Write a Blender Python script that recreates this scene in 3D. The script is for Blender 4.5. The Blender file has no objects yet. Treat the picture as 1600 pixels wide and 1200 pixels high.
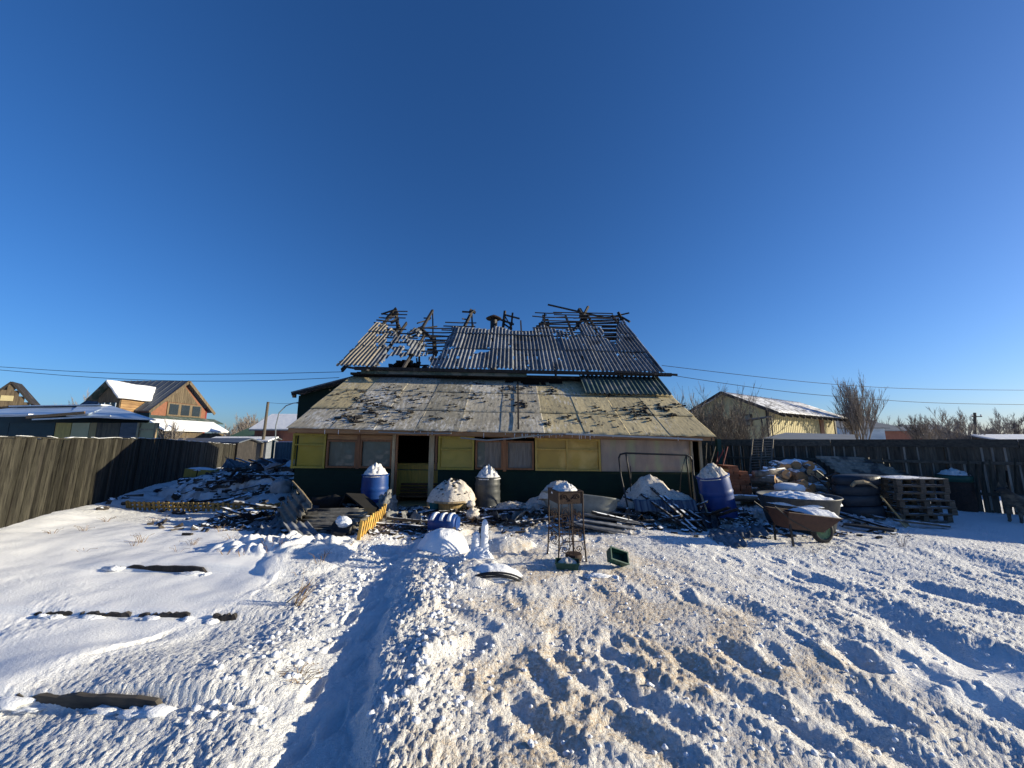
import bpy, math, random
import numpy as np
from mathutils import Vector, Matrix, noise as mn

S = bpy.context.scene
COL = S.collection
R = math.radians
rnd = random.Random(7)
# ------------------------------------------------------------------ camera, sky, sun, exposure
FPX, PITCH, CH = 577.0, R(8.7), 1.7
cam_d = bpy.data.cameras.new('camera'); cam = bpy.data.objects.new('camera', cam_d); COL.objects.link(cam)
cam.location = (0, 0, CH); cam.rotation_euler = (R(90) + PITCH, 0, 0)
cam_d.sensor_width = 36; cam_d.lens = 36 * FPX / 1600
cam_d.clip_start = 0.05; cam_d.clip_end = 9000
S.camera = cam
SUN_EL, SUN_AZ = 13.5, 0.0            # degrees; azimuth from +X, negative = towards the camera
W = bpy.data.worlds.new('World'); S.world = W; W.use_nodes = True
wn = W.node_tree.nodes; wn.clear()
out = wn.new('ShaderNodeOutputWorld'); bg = wn.new('ShaderNodeBackground'); sk = wn.new('ShaderNodeTexSky')
sk.sky_type = 'NISHITA'; sk.sun_disc = False
sk.sun_elevation = R(SUN_EL); sk.sun_rotation = R(90 - SUN_AZ)
sk.altitude = 200; sk.air_density = 1.0; sk.dust_density = 0.9; sk.ozone_density = 5.6
bg.inputs['Strength'].default_value = 0.088
tint = wn.new('ShaderNodeMix'); tint.data_type = 'RGBA'; tint.blend_type = 'MULTIPLY'; tint.inputs[0].default_value = 1; tint.inputs[7].default_value = (.92, .965, 1.13, 1)
hs_ = wn.new('ShaderNodeHueSaturation'); hs_.inputs['Saturation'].default_value = 1.08
W.node_tree.links.new(sk.outputs[0], hs_.inputs['Color']); W.node_tree.links.new(hs_.outputs[0], tint.inputs[6]); W.node_tree.links.new(tint.outputs[2], bg.inputs[0]); W.node_tree.links.new(bg.outputs[0], out.inputs[0])
sd = bpy.data.lights.new('sun', 'SUN'); sd.energy = 5.0; sd.angle = R(0.5); sd.color = (1.0, 0.89, 0.65)
sun = bpy.data.objects.new('sun', sd); COL.objects.link(sun)
sdir = Vector((math.cos(R(SUN_EL)) * math.cos(R(SUN_AZ)), math.cos(R(SUN_EL)) * math.sin(R(SUN_AZ)), math.sin(R(SUN_EL))))
sun.rotation_euler = sdir.to_track_quat('Z', 'Y').to_euler(); sun.location = (30, 0, 20)
S.view_settings.view_transform = 'Standard'; S.view_settings.look = 'None'
S.view_settings.exposure = 0.68; S.view_settings.gamma = 1.0; S.view_settings.use_curve_mapping = False
S.cycles.max_bounces = 6; S.cycles.diffuse_bounces = 3; S.cycles.glossy_bounces = 2; S.cycles.transparent_max_bounces = 8
S.cycles.use_denoising = True

# ------------------------------------------------------------------ measuring helpers (photo pixel -> place)
cp, sp_ = math.cos(PITCH), math.sin(PITCH)
def P(px, py, Y):
    x = (px - 800) / FPX; z = (600 - py) / FPX
    yc = cp - z * sp_; zc = sp_ + z * cp; t = Y / yc
    return Vector((x * t, Y, CH + zc * t))
def G(px, py, z0=0.0):
    x = (px - 800) / FPX; z = (600 - py) / FPX
    yc = cp - z * sp_; zc = sp_ + z * cp; t = (z0 - CH) / zc
    return (x * t, yc * t)
def proj(v):
    y, z = v[1], v[2] - CH
    d = y * cp + z * sp_; u = -y * sp_ + z * cp
    return 800 + FPX * v[0] / d, 600 - FPX * u / d
def inpoly(x, y, poly):
    c = False; j = len(poly) - 1
    for i in range(len(poly)):
        xi, yi = poly[i]; xj, yj = poly[j]
        if (yi > y) != (yj > y) and x < (xj - xi) * (y - yi) / (yj - yi) + xi: c = not c
        j = i
    return c
def n3(x, y=0.0, z=0.0): return mn.noise(Vector((x, y, z)))

# ------------------------------------------------------------------ materials
MATS = {}
def nn(nt, t, **k):
    n = nt.nodes.new(t)
    for a, b in k.items(): setattr(n, a, b)
    return n
def mat(name, c1, c2=None, rough=0.8, scale=6.0, stretch=(1, 1, 1), bump=0.25, bdist=0.01, metal=0.0, c3=None, s3=1.5, t3=(0.5, 0.6), rand=0.0, det=8, spec=0.3, snow=0.0):
    if name in MATS: return MATS[name]
    m = bpy.data.materials.new(name); m.use_nodes = True; nt = m.node_tree; L = nt.links.new
    b = nt.nodes['Principled BSDF']; b.inputs['Roughness'].default_value = rough; b.inputs['Metallic'].default_value = metal
    b.inputs['Specular IOR Level'].default_value = spec
    c2 = c2 or tuple(v * 0.7 for v in c1)
    tc = nn(nt, 'ShaderNodeTexCoord'); mp = nn(nt, 'ShaderNodeMapping'); mp.inputs['Scale'].default_value = stretch
    L(tc.outputs['Object'], mp.inputs['Vector'])
    oi = nn(nt, 'ShaderNodeObjectInfo'); add = nn(nt, 'ShaderNodeVectorMath', operation='ADD')
    mul = nn(nt, 'ShaderNodeMath', operation='MULTIPLY'); mul.inputs[1].default_value = 37.0
    L(oi.outputs['Random'], mul.inputs[0]); L(mp.outputs[0], add.inputs[0]); L(mul.outputs[0], add.inputs[1])
    no = nn(nt, 'ShaderNodeTexNoise'); no.inputs['Scale'].default_value = scale; no.inputs['Detail'].default_value = det; no.inputs['Roughness'].default_value = 0.65
    L(add.outputs[0], no.inputs['Vector'])
    rp = nn(nt, 'ShaderNodeValToRGB'); rp.color_ramp.elements[0].position = 0.32; rp.color_ramp.elements[1].position = 0.68
    rp.color_ramp.elements[0].color = (*c2, 1); rp.color_ramp.elements[1].color = (*c1, 1)
    L(no.outputs['Fac'], rp.inputs[0]); colr = rp.outputs[0]
    if c3:
        n2 = nn(nt, 'ShaderNodeTexNoise'); n2.inputs['Scale'].default_value = s3; n2.inputs['Detail'].default_value = 6
        L(add.outputs[0], n2.inputs['Vector'])
        mr = nn(nt, 'ShaderNodeMapRange'); mr.inputs[1].default_value = t3[0]; mr.inputs[2].default_value = t3[1]
        L(n2.outputs['Fac'], mr.inputs[0]); mx = nn(nt, 'ShaderNodeMix', data_type='RGBA')
        L(mr.outputs[0], mx.inputs[0]); L(colr, mx.inputs[6]); mx.inputs[7].default_value = (*c3, 1); colr = mx.outputs[2]
    if snow > 0:                      # thin powder on upward faces, broken by noise
        ge = nn(nt, 'ShaderNodeNewGeometry'); sx = nn(nt, 'ShaderNodeSeparateXYZ'); L(ge.outputs['Normal'], sx.inputs[0])
        n4 = nn(nt, 'ShaderNodeTexNoise'); n4.inputs['Scale'].default_value = 9; n4.inputs['Detail'].default_value = 6; L(tc.outputs['Object'], n4.inputs['Vector'])
        a1 = nn(nt, 'ShaderNodeMath', operation='MULTIPLY'); L(sx.outputs[2], a1.inputs[0]); L(n4.outputs['Fac'], a1.inputs[1])
        m4 = nn(nt, 'ShaderNodeMapRange'); m4.inputs[1].default_value = 0.55 - 0.25 * snow; m4.inputs[2].default_value = 0.62 - 0.25 * snow
        L(a1.outputs[0], m4.inputs[0]); mx4 = nn(nt, 'ShaderNodeMix', data_type='RGBA'); L(m4.outputs[0], mx4.inputs[0]); L(colr, mx4.inputs[6]); mx4.inputs[7].default_value = (0.82, 0.85, 0.9, 1); colr = mx4.outputs[2]
    if rand > 0:
        hs = nn(nt, 'ShaderNodeHueSaturation'); mr2 = nn(nt, 'ShaderNodeMapRange'); mr2.inputs[3].default_value = 1 - rand; mr2.inputs[4].default_value = 1 + rand
        L(oi.outputs['Random'], mr2.inputs[0]); L(mr2.outputs[0], hs.inputs['Value']); L(colr, hs.inputs['Color']); colr = hs.outputs[0]
    L(colr, b.inputs['Base Color'])
    if bump > 0:
        bp = nn(nt, 'ShaderNodeBump'); bp.inputs['Strength'].default_value = bump; bp.inputs['Distance'].default_value = bdist
        L(no.outputs['Fac'], bp.inputs['Height']); L(bp.outputs[0], b.inputs['Normal'])
    MATS[name] = m; return m
def wood(name, c1, c2=None, axis='z', **k):
    st = {'x': (0.12, 1, 1), 'y': (1, 0.12, 1), 'z': (1, 1, 0.12)}[axis]
    k.setdefault('scale', 22); k.setdefault('rand', 0.25); k.setdefault('bump', 0.4)
    return mat(name, c1, c2, stretch=st, **k)
M_fence = wood('grey_weathered_wood', (0.060, 0.056, 0.043), (0.012, 0.011, 0.010), rand=0.5, spec=.08, c3=(0.035, 0.03, 0.026), s3=3, t3=(0.55, 0.75))
M_fence_r = wood('dark_weathered_wood', (0.10, 0.085, 0.065), (0.03, 0.026, 0.022), rand=0.3)
M_rail = wood('rail_wood', (0.11, 0.095, 0.075), (0.04, 0.035, 0.03), axis='x')
M_brown = wood('stained_brown_wood', (0.26, 0.12, 0.055), (0.15, 0.065, 0.03), rough=0.55, rand=0.1)
M_header = wood('header_wood', (0.36, 0.2, 0.09), (0.2, 0.1, 0.05), axis='x', rough=0.6)
M_ywood = wood('yellow_painted_wood', (0.55, 0.37, 0.09), (0.36, 0.24, 0.06), rough=0.5, rand=0.1)
M_olive = wood('olive_painted_wood', (0.40, 0.31, 0.05), (0.27, 0.21, 0.04), rough=0.5, rand=0.05)
M_pale = wood('pale_peeling_wood', (0.42, 0.33, 0.2), (0.22, 0.16, 0.1), rand=0.15)
M_post = wood('raw_pine', (0.40, 0.28, 0.12), (0.24, 0.17, 0.08), rand=0.15)
M_char = wood('charred_wood', (0.045, 0.04, 0.038), (0.012, 0.011, 0.011), rough=0.75, rand=0.4, c3=(0.12, 0.10, 0.085), s3=4, t3=(0.6, 0.75))
M_charx = wood('charred_batten', (0.07, 0.06, 0.055), (0.015, 0.014, 0.014), axis='x', rand=0.5)
M_black = mat('soot_black', (0.012, 0.012, 0.012), (0.006, 0.006, 0.006), rough=0.9)
M_green = mat('green_siding', (0.007, 0.024, 0.014), (0.004, 0.015, 0.010), rough=0.6, scale=3, spec=0.2)
M_greenroof = mat('dark_green_slate', (0.07, 0.11, 0.10), (0.035, 0.06, 0.055), rough=0.7, scale=8, c3=(0.14, 0.15, 0.14), s3=2.5)
M_slate = mat('burnt_slate', (0.255, 0.265, 0.285), (0.09, 0.095, 0.105), rough=0.8, scale=7, c3=(0.04, 0.04, 0.045), s3=1.1, t3=(0.55, 0.72), rand=0.25, stretch=(1, 1, 0.4))
M_slate_tan = mat('pale_slate', (0.34, 0.30, 0.24), (0.2, 0.175, 0.145), rough=0.85, scale=9, c3=(0.08, 0.075, 0.07), s3=2.2, t3=(0.58, 0.72), rand=0.1)
M_slatepile = mat('grey_slate', (0.27, 0.25, 0.21), (0.13, 0.12, 0.1), rough=0.85, scale=9, c3=(0.05, 0.05, 0.05), s3=2.0, rand=0.2)
def lichen_roof(name, a, b_, snow):
    m = mat(name, a, b_, rough=0.9, scale=16, stretch=(1, 0.3, 0.3), c3=(0.13, 0.12, 0.095), s3=13.0, t3=(0.57, 0.68), rand=0.12, bump=0.6, bdist=0.012)
    nt = m.node_tree; L = nt.links.new; b = nt.nodes['Principled BSDF']; src = b.inputs['Base Color'].links[0].from_socket
    tc = nn(nt, 'ShaderNodeTexCoord'); mp = nn(nt, 'ShaderNodeMapping'); mp.inputs['Scale'].default_value = (3.2, 0.9, 0.9); mp.inputs['Rotation'].default_value = (0, 0, 0.1)
    L(tc.outputs['Object'], mp.inputs['Vector'])
    n = nn(nt, 'ShaderNodeTexNoise'); n.inputs['Scale'].default_value = 4.2; n.inputs['Detail'].default_value = 10; n.inputs['Roughness'].default_value = 0.78; L(mp.outputs[0], n.inputs['Vector'])
    n5 = nn(nt, 'ShaderNodeTexNoise'); n5.inputs['Scale'].default_value = 0.55; n5.inputs['Detail'].default_value = 3; L(tc.outputs['Object'], n5.inputs['Vector'])
    ad = nn(nt, 'ShaderNodeMath', operation='MULTIPLY_ADD'); ad.inputs[1].default_value = 0.6; L(n5.outputs['Fac'], ad.inputs[0]); L(n.outputs['Fac'], ad.inputs[2])
    mr = nn(nt, 'ShaderNodeMapRange'); mr.inputs[1].default_value = 0.86 - snow; mr.inputs[2].default_value = 0.95 - snow; mr.inputs[4].default_value = 0.85
    L(ad.outputs[0], mr.inputs[0]); mx = nn(nt, 'ShaderNodeMix', data_type='RGBA'); L(mr.outputs[0], mx.inputs[0]); L(src, mx.inputs[6]); mx.inputs[7].default_value = (0.62, 0.6, 0.56, 1)
    L(mx.outputs[2], b.inputs['Base Color']); return m
M_lich_g = lichen_roof('lichen_slate_grey', (0.48, 0.43, 0.33), (0.27, 0.24, 0.19), 0.05)
M_lich_y = lichen_roof('lichen_slate_yellow', (0.54, 0.45, 0.26), (0.34, 0.28, 0.17), 0.0)
M_lich_d = lichen_roof('lichen_slate_dark', (0.33, 0.30, 0.23), (0.2, 0.18, 0.14), 0.03)
M_film = mat('grey_film_pane', (0.15, 0.16, 0.135), (0.10, 0.11, 0.095), rough=0.10, scale=1.2, bump=0.05, spec=0.5)
M_yfilm = mat('yellow_film_pane', (0.50, 0.31, 0.045), (0.35, 0.22, 0.04), rough=0.25, scale=1.0, bump=0.05, c3=(0.62, 0.40, 0.10), s3=1.4, spec=0.5)
M_gfilm = mat('olive_film_pane', (0.40, 0.29, 0.035), (0.27, 0.21, 0.03), rough=0.25, scale=1.0, bump=0.05, spec=0.5)
M_pink = mat('cloudy_plastic_sheet', (0.44, 0.32, 0.23), (0.28, 0.21, 0.17), rough=0.35, scale=1.5, stretch=(2.5, 1, 0.7), bump=0.3, bdist=0.03, c3=(0.36, 0.34, 0.2), s3=1.0, spec=0.4)
M_curt = mat('curtain_cloth', (0.24, 0.21, 0.18), (0.13, 0.115, 0.1), rough=0.9, stretch=(5, 1, 0.4))
M_blue = mat('blue_plastic', (0.008, 0.05, 0.22), (0.006, 0.036, 0.16), rough=0.45, scale=4, spec=0.35, c3=(0.05, 0.10, 0.22), s3=9, t3=(0.70, 0.8), bump=0.1)
M_dbarrel = mat('dirty_dark_barrel', (0.07, 0.075, 0.08), (0.035, 0.04, 0.045), rough=0.5, stretch=(1, 1, 0.2), scale=9)
M_rust = mat('rust_iron', (0.05, 0.03, 0.023), (0.022, 0.014, 0.011), rough=0.75, scale=30, rand=0.1)
M_iron = mat('dark_iron', (0.03, 0.03, 0.033), (0.018, 0.018, 0.02), rough=0.5, scale=20, metal=0.3)
M_galv = mat('grey_sheet_metal', (0.17, 0.19, 0.2), (0.11, 0.125, 0.135), rough=0.45, scale=4, spec=0.5)
M_gutter = mat('pale_metal', (0.42, 0.43, 0.43), (0.3, 0.31, 0.32), rough=0.5, scale=5)
M_tub = mat('bath_grey', (0.26, 0.27, 0.25), (0.16, 0.165, 0.155), rough=0.5, scale=5)
M_crate = mat('dark_green_plastic', (0.015, 0.075, 0.055), (0.01, 0.05, 0.04), rough=0.5)
M_brick = mat('red_brick', (0.34, 0.12, 0.055), (0.2, 0.07, 0.035), rough=0.9, scale=14, rand=0.35)
M_brick_y = mat('yellow_brick', (0.42, 0.21, 0.06), (0.27, 0.13, 0.04), rough=0.9, scale=14, rand=0.3)
M_bark = mat('birch_bark', (0.22, 0.19, 0.16), (0.06, 0.05, 0.045), rough=0.9, scale=10, rand=0.35)
M_cut = mat('cut_wood', (0.42, 0.25, 0.12), (0.28, 0.16, 0.08), rough=0.8, scale=12, rand=0.3)
M_pallet = wood('pallet_wood', (0.17, 0.14, 0.105), (0.075, 0.06, 0.05), axis='x', rand=0.3)
M_rubber = mat('black_rubber', (0.02, 0.022, 0.028), (0.012, 0.013, 0.016), rough=0.55, scale=10)
M_tarp = mat('dark_tarp', (0.035, 0.045, 0.06), (0.018, 0.024, 0.034), rough=0.5, scale=5, bump=0.4, bdist=0.03)
M_rag = mat('frosted_rag', (0.30, 0.30, 0.29), (0.10, 0.10, 0.10), rough=0.9, scale=10)
M_hub = mat('pale_green_enamel', (0.16, 0.26, 0.14), (0.08, 0.15, 0.08), rough=0.5, scale=10)
M_barrow = mat('rusty_red_sheet', (0.085, 0.04, 0.028), (0.045, 0.024, 0.018), rough=0.6, scale=9)
M_twig = mat('bare_twig', (0.27, 0.235, 0.205), (0.17, 0.145, 0.125), rough=0.9, scale=8, rand=0.15)
M_twigp = mat('pale_twig', (0.2, 0.175, 0.15), (0.12, 0.10, 0.085), rough=0.9, scale=8)
M_weed = mat('dry_weed', (0.30, 0.19, 0.09), (0.16, 0.10, 0.05), rough=0.9)
M_teal = mat('teal_plastic', (0.02, 0.16, 0.18), (0.015, 0.11, 0.13), rough=0.5)
M_white = mat('white_paint', (0.7, 0.7, 0.68), (0.55, 0.55, 0.54), rough=0.6)
M_red = mat('red_paint', (0.22, 0.03, 0.03), (0.12, 0.02, 0.02), rough=0.6)
M_snowcap = mat('snow_on_things', (0.86, 0.88, 0.92), (0.8, 0.82, 0.87), rough=0.7, scale=45, bump=0.7, bdist=0.02)
M_snowdirty = mat('dirty_snow', (0.72, 0.66, 0.58), (0.42, 0.38, 0.34), rough=0.8, scale=30, bump=0.8, bdist=0.02, c3=(0.16, 0.14, 0.13), s3=16, t3=(0.6, 0.7))
M_strip = mat('blue_striped_cloth', (0.10, 0.14, 0.18), (0.02, 0.035, 0.08), rough=0.8, stretch=(16, 0.01, 0.01), scale=2, det=0)

# ------------------------------------------------------------------ mesh builder
def lerp(a, b, t): return a + (b - a) * t
class MB:
    def __init__(s): s.v = []; s.f = []
    def add(s, vs, fs):
        o = len(s.v); s.v += [tuple(v) for v in vs]; s.f += [tuple(i + o for i in f) for f in fs]; return s
    def box(s, c, d, rot=None):
        c = Vector(c); hx, hy, hz = d[0] / 2, d[1] / 2, d[2] / 2
        vs = [Vector((x * hx, y * hy, z * hz)) for x in (-1, 1) for y in (-1, 1) for z in (-1, 1)]
        if rot is not None: vs = [rot @ v for v in vs]
        return s.add([v + c for v in vs], [(0, 1, 3, 2), (4, 6, 7, 5), (0, 4, 5, 1), (2, 3, 7, 6), (0, 2, 6, 4), (1, 5, 7, 3)])
    def beam(s, a, b, w, h, up=(0, 0, 1)):
        a = Vector(a); b = Vector(b); d = (b - a).normalized(); up = Vector(up)
        if abs(d.dot(up)) > 0.99: up = Vector((0, 1, 0))
        sx = d.cross(up).normalized(); u = sx.cross(d).normalized(); vs = []
        for p in (a, b):
            for i, j in ((-1, -1), (1, -1), (1, 1), (-1, 1)): vs.append(p + sx * (i * w / 2) + u * (j * h / 2))
        return s.add(vs, [(3, 2, 1, 0), (4, 5, 6, 7), (0, 1, 5, 4), (1, 2, 6, 5), (2, 3, 7, 6), (3, 0, 4, 7)])
    def tube(s, pts, r, n=8, cap=True):
        pts = [Vector(p) for p in pts]; m = len(pts); rr = r if isinstance(r, (list, tuple)) else [r] * m
        o = len(s.v); vs = []; fs = []; prev = None
        for i, p in enumerate(pts):
            d = (pts[min(i + 1, m - 1)] - pts[max(i - 1, 0)]).normalized()
            if prev is None:
                a = d.cross(Vector((0, 0, 1)));
                if a.length < 0.05: a = d.cross(Vector((1, 0, 0)))
            else: a = prev - d * prev.dot(d)
            a.normalize(); prev = a; b = d.cross(a)
            for k in range(n):
                t = 2 * math.pi * k / n; vs.append(p + (a * math.cos(t) + b * math.sin(t)) * rr[i])
        for i in range(m - 1):
            for k in range(n):
                k2 = (k + 1) % n; fs.append((i * n + k, i * n + k2, (i + 1) * n + k2, (i + 1) * n + k))
        if cap and n > 2: fs.append(tuple(range(n - 1, -1, -1))); fs.append(tuple((m - 1) * n + k for k in range(n)))
        return s.add(vs, fs)
    def lathe(s, prof, n=24, c=(0, 0, 0), wob=None, capb=True, capt=True):
        c = Vector(c); vs = []; fs = []; m = len(prof)
        for i, (r, z) in enumerate(prof):
            for k in range(n):
                t = 2 * math.pi * k / n; q = r * (1 + (wob(t, z) if wob else 0)); vs.append(c + Vector((q * math.cos(t), q * math.sin(t), z)))
        for i in range(m - 1):
            for k in range(n): fs.append((i * n + k, i * n + (k + 1) % n, (i + 1) * n + (k + 1) % n, (i + 1) * n + k))
        if capb: fs.append(tuple(range(n - 1, -1, -1)))
        if capt: fs.append(tuple((m - 1) * n + k for k in range(n)))
        return s.add(vs, fs)
    def heap(s, c, rx, ry, h, seed=0.0, nr=14, na=40, lump=0.18, sharp=1.0, base=-0.03):   # a mound of snow with a lumpy surface
        vs = [Vector((c[0], c[1], c[2] + h * (1 + lump * n3(seed, 3.1, 0))))]; fs = []
        for i in range(1, nr + 1):
            q = i / nr
            for k in range(na):
                t = 2 * math.pi * k / na; e = 1 + 0.16 * n3(math.cos(t) * 1.5 + seed, math.sin(t) * 1.5, 7)
                x = math.cos(t) * q * rx * e; y = math.sin(t) * q * ry * e
                z = h * max(0.0, 1 - q ** (1.6 * sharp + .2)) ** (0.75 if sharp >= 1 else 1.0)
                z += lump * h * (n3(x * 5 / max(rx, .2) + seed, y * 5 / max(rx, .2), 1) + 0.5 * n3(x * 24 + seed, y * 24, 2) * 0.5) * (1 - q ** 6)
                vs.append(Vector((c[0] + x, c[1] + y, c[2] + (z if i < nr else base))))
        for k in range(na): fs.append((0, 1 + k, 1 + (k + 1) % na))
        for i in range(nr - 1):
            for k in range(na):
                a = 1 + i * na + k; b = 1 + i * na + (k + 1) % na; fs.append((a, a + na, b + na, b))
        return s.add(vs, fs)
    def blob(s, c, r, seed=0.0, lump=0.25, n=10, m=14, fr=2.0):
        vs = []; fs = []
        for i in range(n + 1):
            ph = math.pi * i / n
            for k in range(m):
                t = 2 * math.pi * k / m; d = Vector((math.sin(ph) * math.cos(t), math.sin(ph) * math.sin(t), math.cos(ph)))
                q = 1 + lump * n3(d.x * fr + seed, d.y * fr, d.z * fr) + lump * .4 * n3(d.x * 5 + seed, d.y * 5, d.z * 5); vs.append(Vector(c) + Vector((d.x * r[0], d.y * r[1], d.z * r[2])) * q)
        for i in range(n):
            for k in range(m): fs.append((i * m + k, (i + 1) * m + k, (i + 1) * m + (k + 1) % m, i * m + (k + 1) % m))
        return s.add(vs, fs)
    def xf(s, fn): s.v = [tuple(fn(Vector(v))) for v in s.v]; return s
    def mesh(s, name, m, smooth=False, off=None):
        me = bpy.data.meshes.new(name)
        vs = [(v[0] - off[0], v[1] - off[1], v[2] - off[2]) for v in s.v] if off is not None else s.v
        me.from_pydata(vs, [], s.f); me.update()
        for q in (m if isinstance(m, (list, tuple)) else [m]): me.materials.append(q)
        if smooth: me.polygons.foreach_set('use_smooth', [True] * len(me.polygons)); 
        return me
def link(name, me, parent=None):
    o = bpy.data.objects.new(name, me); COL.objects.link(o)
    if parent is not None: o.parent = parent
    return o
def build(name, mb, m, parent=None, smooth=False, world=True, solid=0.0, kind=None, label=None, bevel=0.0):
    """world=True: the builder holds world coordinates and the parent things are unrotated."""
    off = None
    if world and parent is not None:
        off = Vector((0, 0, 0)); q = parent
        while q is not None: off += q.location; q = q.parent
    o = link(name, mb.mesh(name, m, smooth, off), parent)
    if solid: md = o.modifiers.new('s', 'SOLIDIFY'); md.thickness = solid; md.offset = 0
    if bevel: md = o.modifiers.new('b', 'BEVEL'); md.width = bevel; md.segments = 2
    if kind: o['kind'] = kind
    if label: o['label'] = label
    return o
def tag(o, label=None, cat=None, group=None, kind=None):
    if label: o['label'] = label
    if cat: o['category'] = cat
    if group: o['group'] = group
    if kind: o['kind'] = kind
    return o
def thing(name, label, cat, loc=(0, 0, 0), rz=0.0, group=None, rx=0.0, ry=0.0):
    o = bpy.data.objects.new(name, None); COL.objects.link(o); o.empty_display_size = .1
    o.location = loc; o.rotation_euler = (rx, ry, rz); return tag(o, label, cat, group)
def solo(name, mb, m, label, cat, loc=None, rot=(0, 0, 0), group=None, **k):
    o = build(name, mb, m, None, **k)
    if loc is not None: o.location = loc; o.rotation_euler = rot
    return tag(o, label, cat, group)
def copy_tree(root, loc, rot=(0, 0, 0), label=None, group=None):
    r = root.copy(); COL.objects.link(r); r.location = loc; r.rotation_euler = rot
    if label: r['label'] = label
    if group: r['group'] = group
    for ch in list(root.children):
        c = ch.copy(); COL.objects.link(c); c.parent = r
        for g in list(ch.children):
            d = g.copy(); COL.objects.link(d); d.parent = c
    return r

# ------------------------------------------------------------------ terrain
def hsh(ix, iy, seed):
    h = (ix.astype(np.int64) * 374761393 + iy.astype(np.int64) * 668265263 + seed * 974634777) & 0xFFFFFFFF
    h = ((h ^ (h >> 13)) * 1274126177) & 0xFFFFFFFF; h = h ^ (h >> 16)
    return h.astype(np.float64) / 0xFFFFFFFF * 2 * np.pi
def pn(x, y, seed=0):
    ix = np.floor(x); iy = np.floor(y); fx = x - ix; fy = y - iy
    u = fx * fx * fx * (fx * (fx * 6 - 15) + 10); v = fy * fy * fy * (fy * (fy * 6 - 15) + 10)
    def g(a, b): t = hsh(ix + a, iy + b, seed); return np.cos(t) * (fx - a) + np.sin(t) * (fy - b)
    n0 = g(0, 0) * (1 - u) + g(1, 0) * u; n1 = g(0, 1) * (1 - u) + g(1, 1) * u
    return (n0 * (1 - v) + n1 * v) * 1.5
def sm(a, b, x): t = np.clip((x - a) / (b - a), 0, 1); return t * t * (3 - 2 * t)
def segd(x, y, pts):
    best = np.full(x.shape, 1e9); sgn = np.zeros(x.shape)
    for (ax, ay), (bx, by) in zip(pts[:-1], pts[1:]):
        dx, dy = bx - ax, by - ay; t = np.clip(((x - ax) * dx + (y - ay) * dy) / (dx * dx + dy * dy), 0, 1)
        ex = x - ax - t * dx; ey = y - ay - t * dy; d = np.hypot(ex, ey); m = d < best
        best = np.where(m, d, best); sgn = np.where(m, np.sign(dx * ey - dy * ex), sgn)
    return best, sgn
PATH = [(-1.95, 9.0), (-1.75, 7.6), (-1.75, 6.5), (-1.82, 5.6), (-1.72, 4.9), (-1.52, 4.1), (-1.36, 3.3), (-1.18, 2.7), (-1.02, 2.0), (-0.85, 0.5)]
BOUND = [(-14, 8.2), (-9, 8.2), (-5.2, 7.2), (-3.6, 5.9), (-2.95, 5.0), (-2.8, 4.2), (-3.1, 3.6), (-3.25, 2.7), (-3.6, 1.0)]
TROUGH = [([(833, 1040), (866, 1083)], .07, .09), ([(806, 1110), (845, 1140), (880, 1172)], .08, .12), ([(870, 1030), (935, 1075)], .07, .09),
 ([(966, 1075), (1066, 1130)], .08, .10), ([(965, 1135), (1060, 1190)], .09, .11), ([(1066, 1034), (1140, 1080), (1216, 1122), (1273, 1152)], .09, .10),
 ([(1000, 1010), (1080, 1070)], .06, .07), ([(1285, 1117), (1426, 1190)], .10, .10), ([(1322, 1018), (1350, 1043)], .09, .16), ([(1340, 1085), (1385, 1115)], .10, .13),
 ([(1380, 960), (1440, 1000), (1530, 1040)], .22, .16), ([(1440, 918), (1540, 945)], .16, .12), ([(1555, 1115), (1600, 1135)], .12, .12),
 ([(690, 1045), (745, 1010)], .08, .11), ([(930, 1010), (1010, 1050)], .06, .07), ([(1130, 1010), (1190, 1050)], .08, .09),
 ([(700, 955), (760, 985)], .08, .08), ([(1120, 935), (1180, 960)], .12, .08), ([(1240, 900), (1330, 925)], .16, .10), ([(1500, 870), (1580, 900)], .2, .08)]
TROUGH = [([G(*q) for q in p], w, d) for p, w, d in TROUGH]
BOARDS = [((180, 893), (325, 897), .075), ((45, 964), (372, 965), .05), ((15, 1105), (258, 1122), .085), ((925, 903), (962, 905), .06)]
_r = random.Random(3)
PRINTS = [(_r.uniform(-1.0, 6.5), _r.uniform(2.4, 8.0), _r.uniform(-.6, .5), _r.uniform(.06, .10), _r.uniform(.006, .018)) for _ in range(120)]
PPRINTS = []
for i in range(20):
    fy = 2.35 + i * .27; k_ = 0
    while k_ < len(PATH) - 2 and PATH[k_ + 1][1] > fy: k_ += 1
    (xa, ya), (xb, yb) = PATH[k_], PATH[k_ + 1]; t_ = (fy - ya) / (yb - ya); PPRINTS.append((xa + (xb - xa) * t_ + (.10 if i % 2 else -.09) + _r.uniform(-.05, .05), fy + _r.uniform(-.06, .06), _r.uniform(-.2, .35)))
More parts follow.
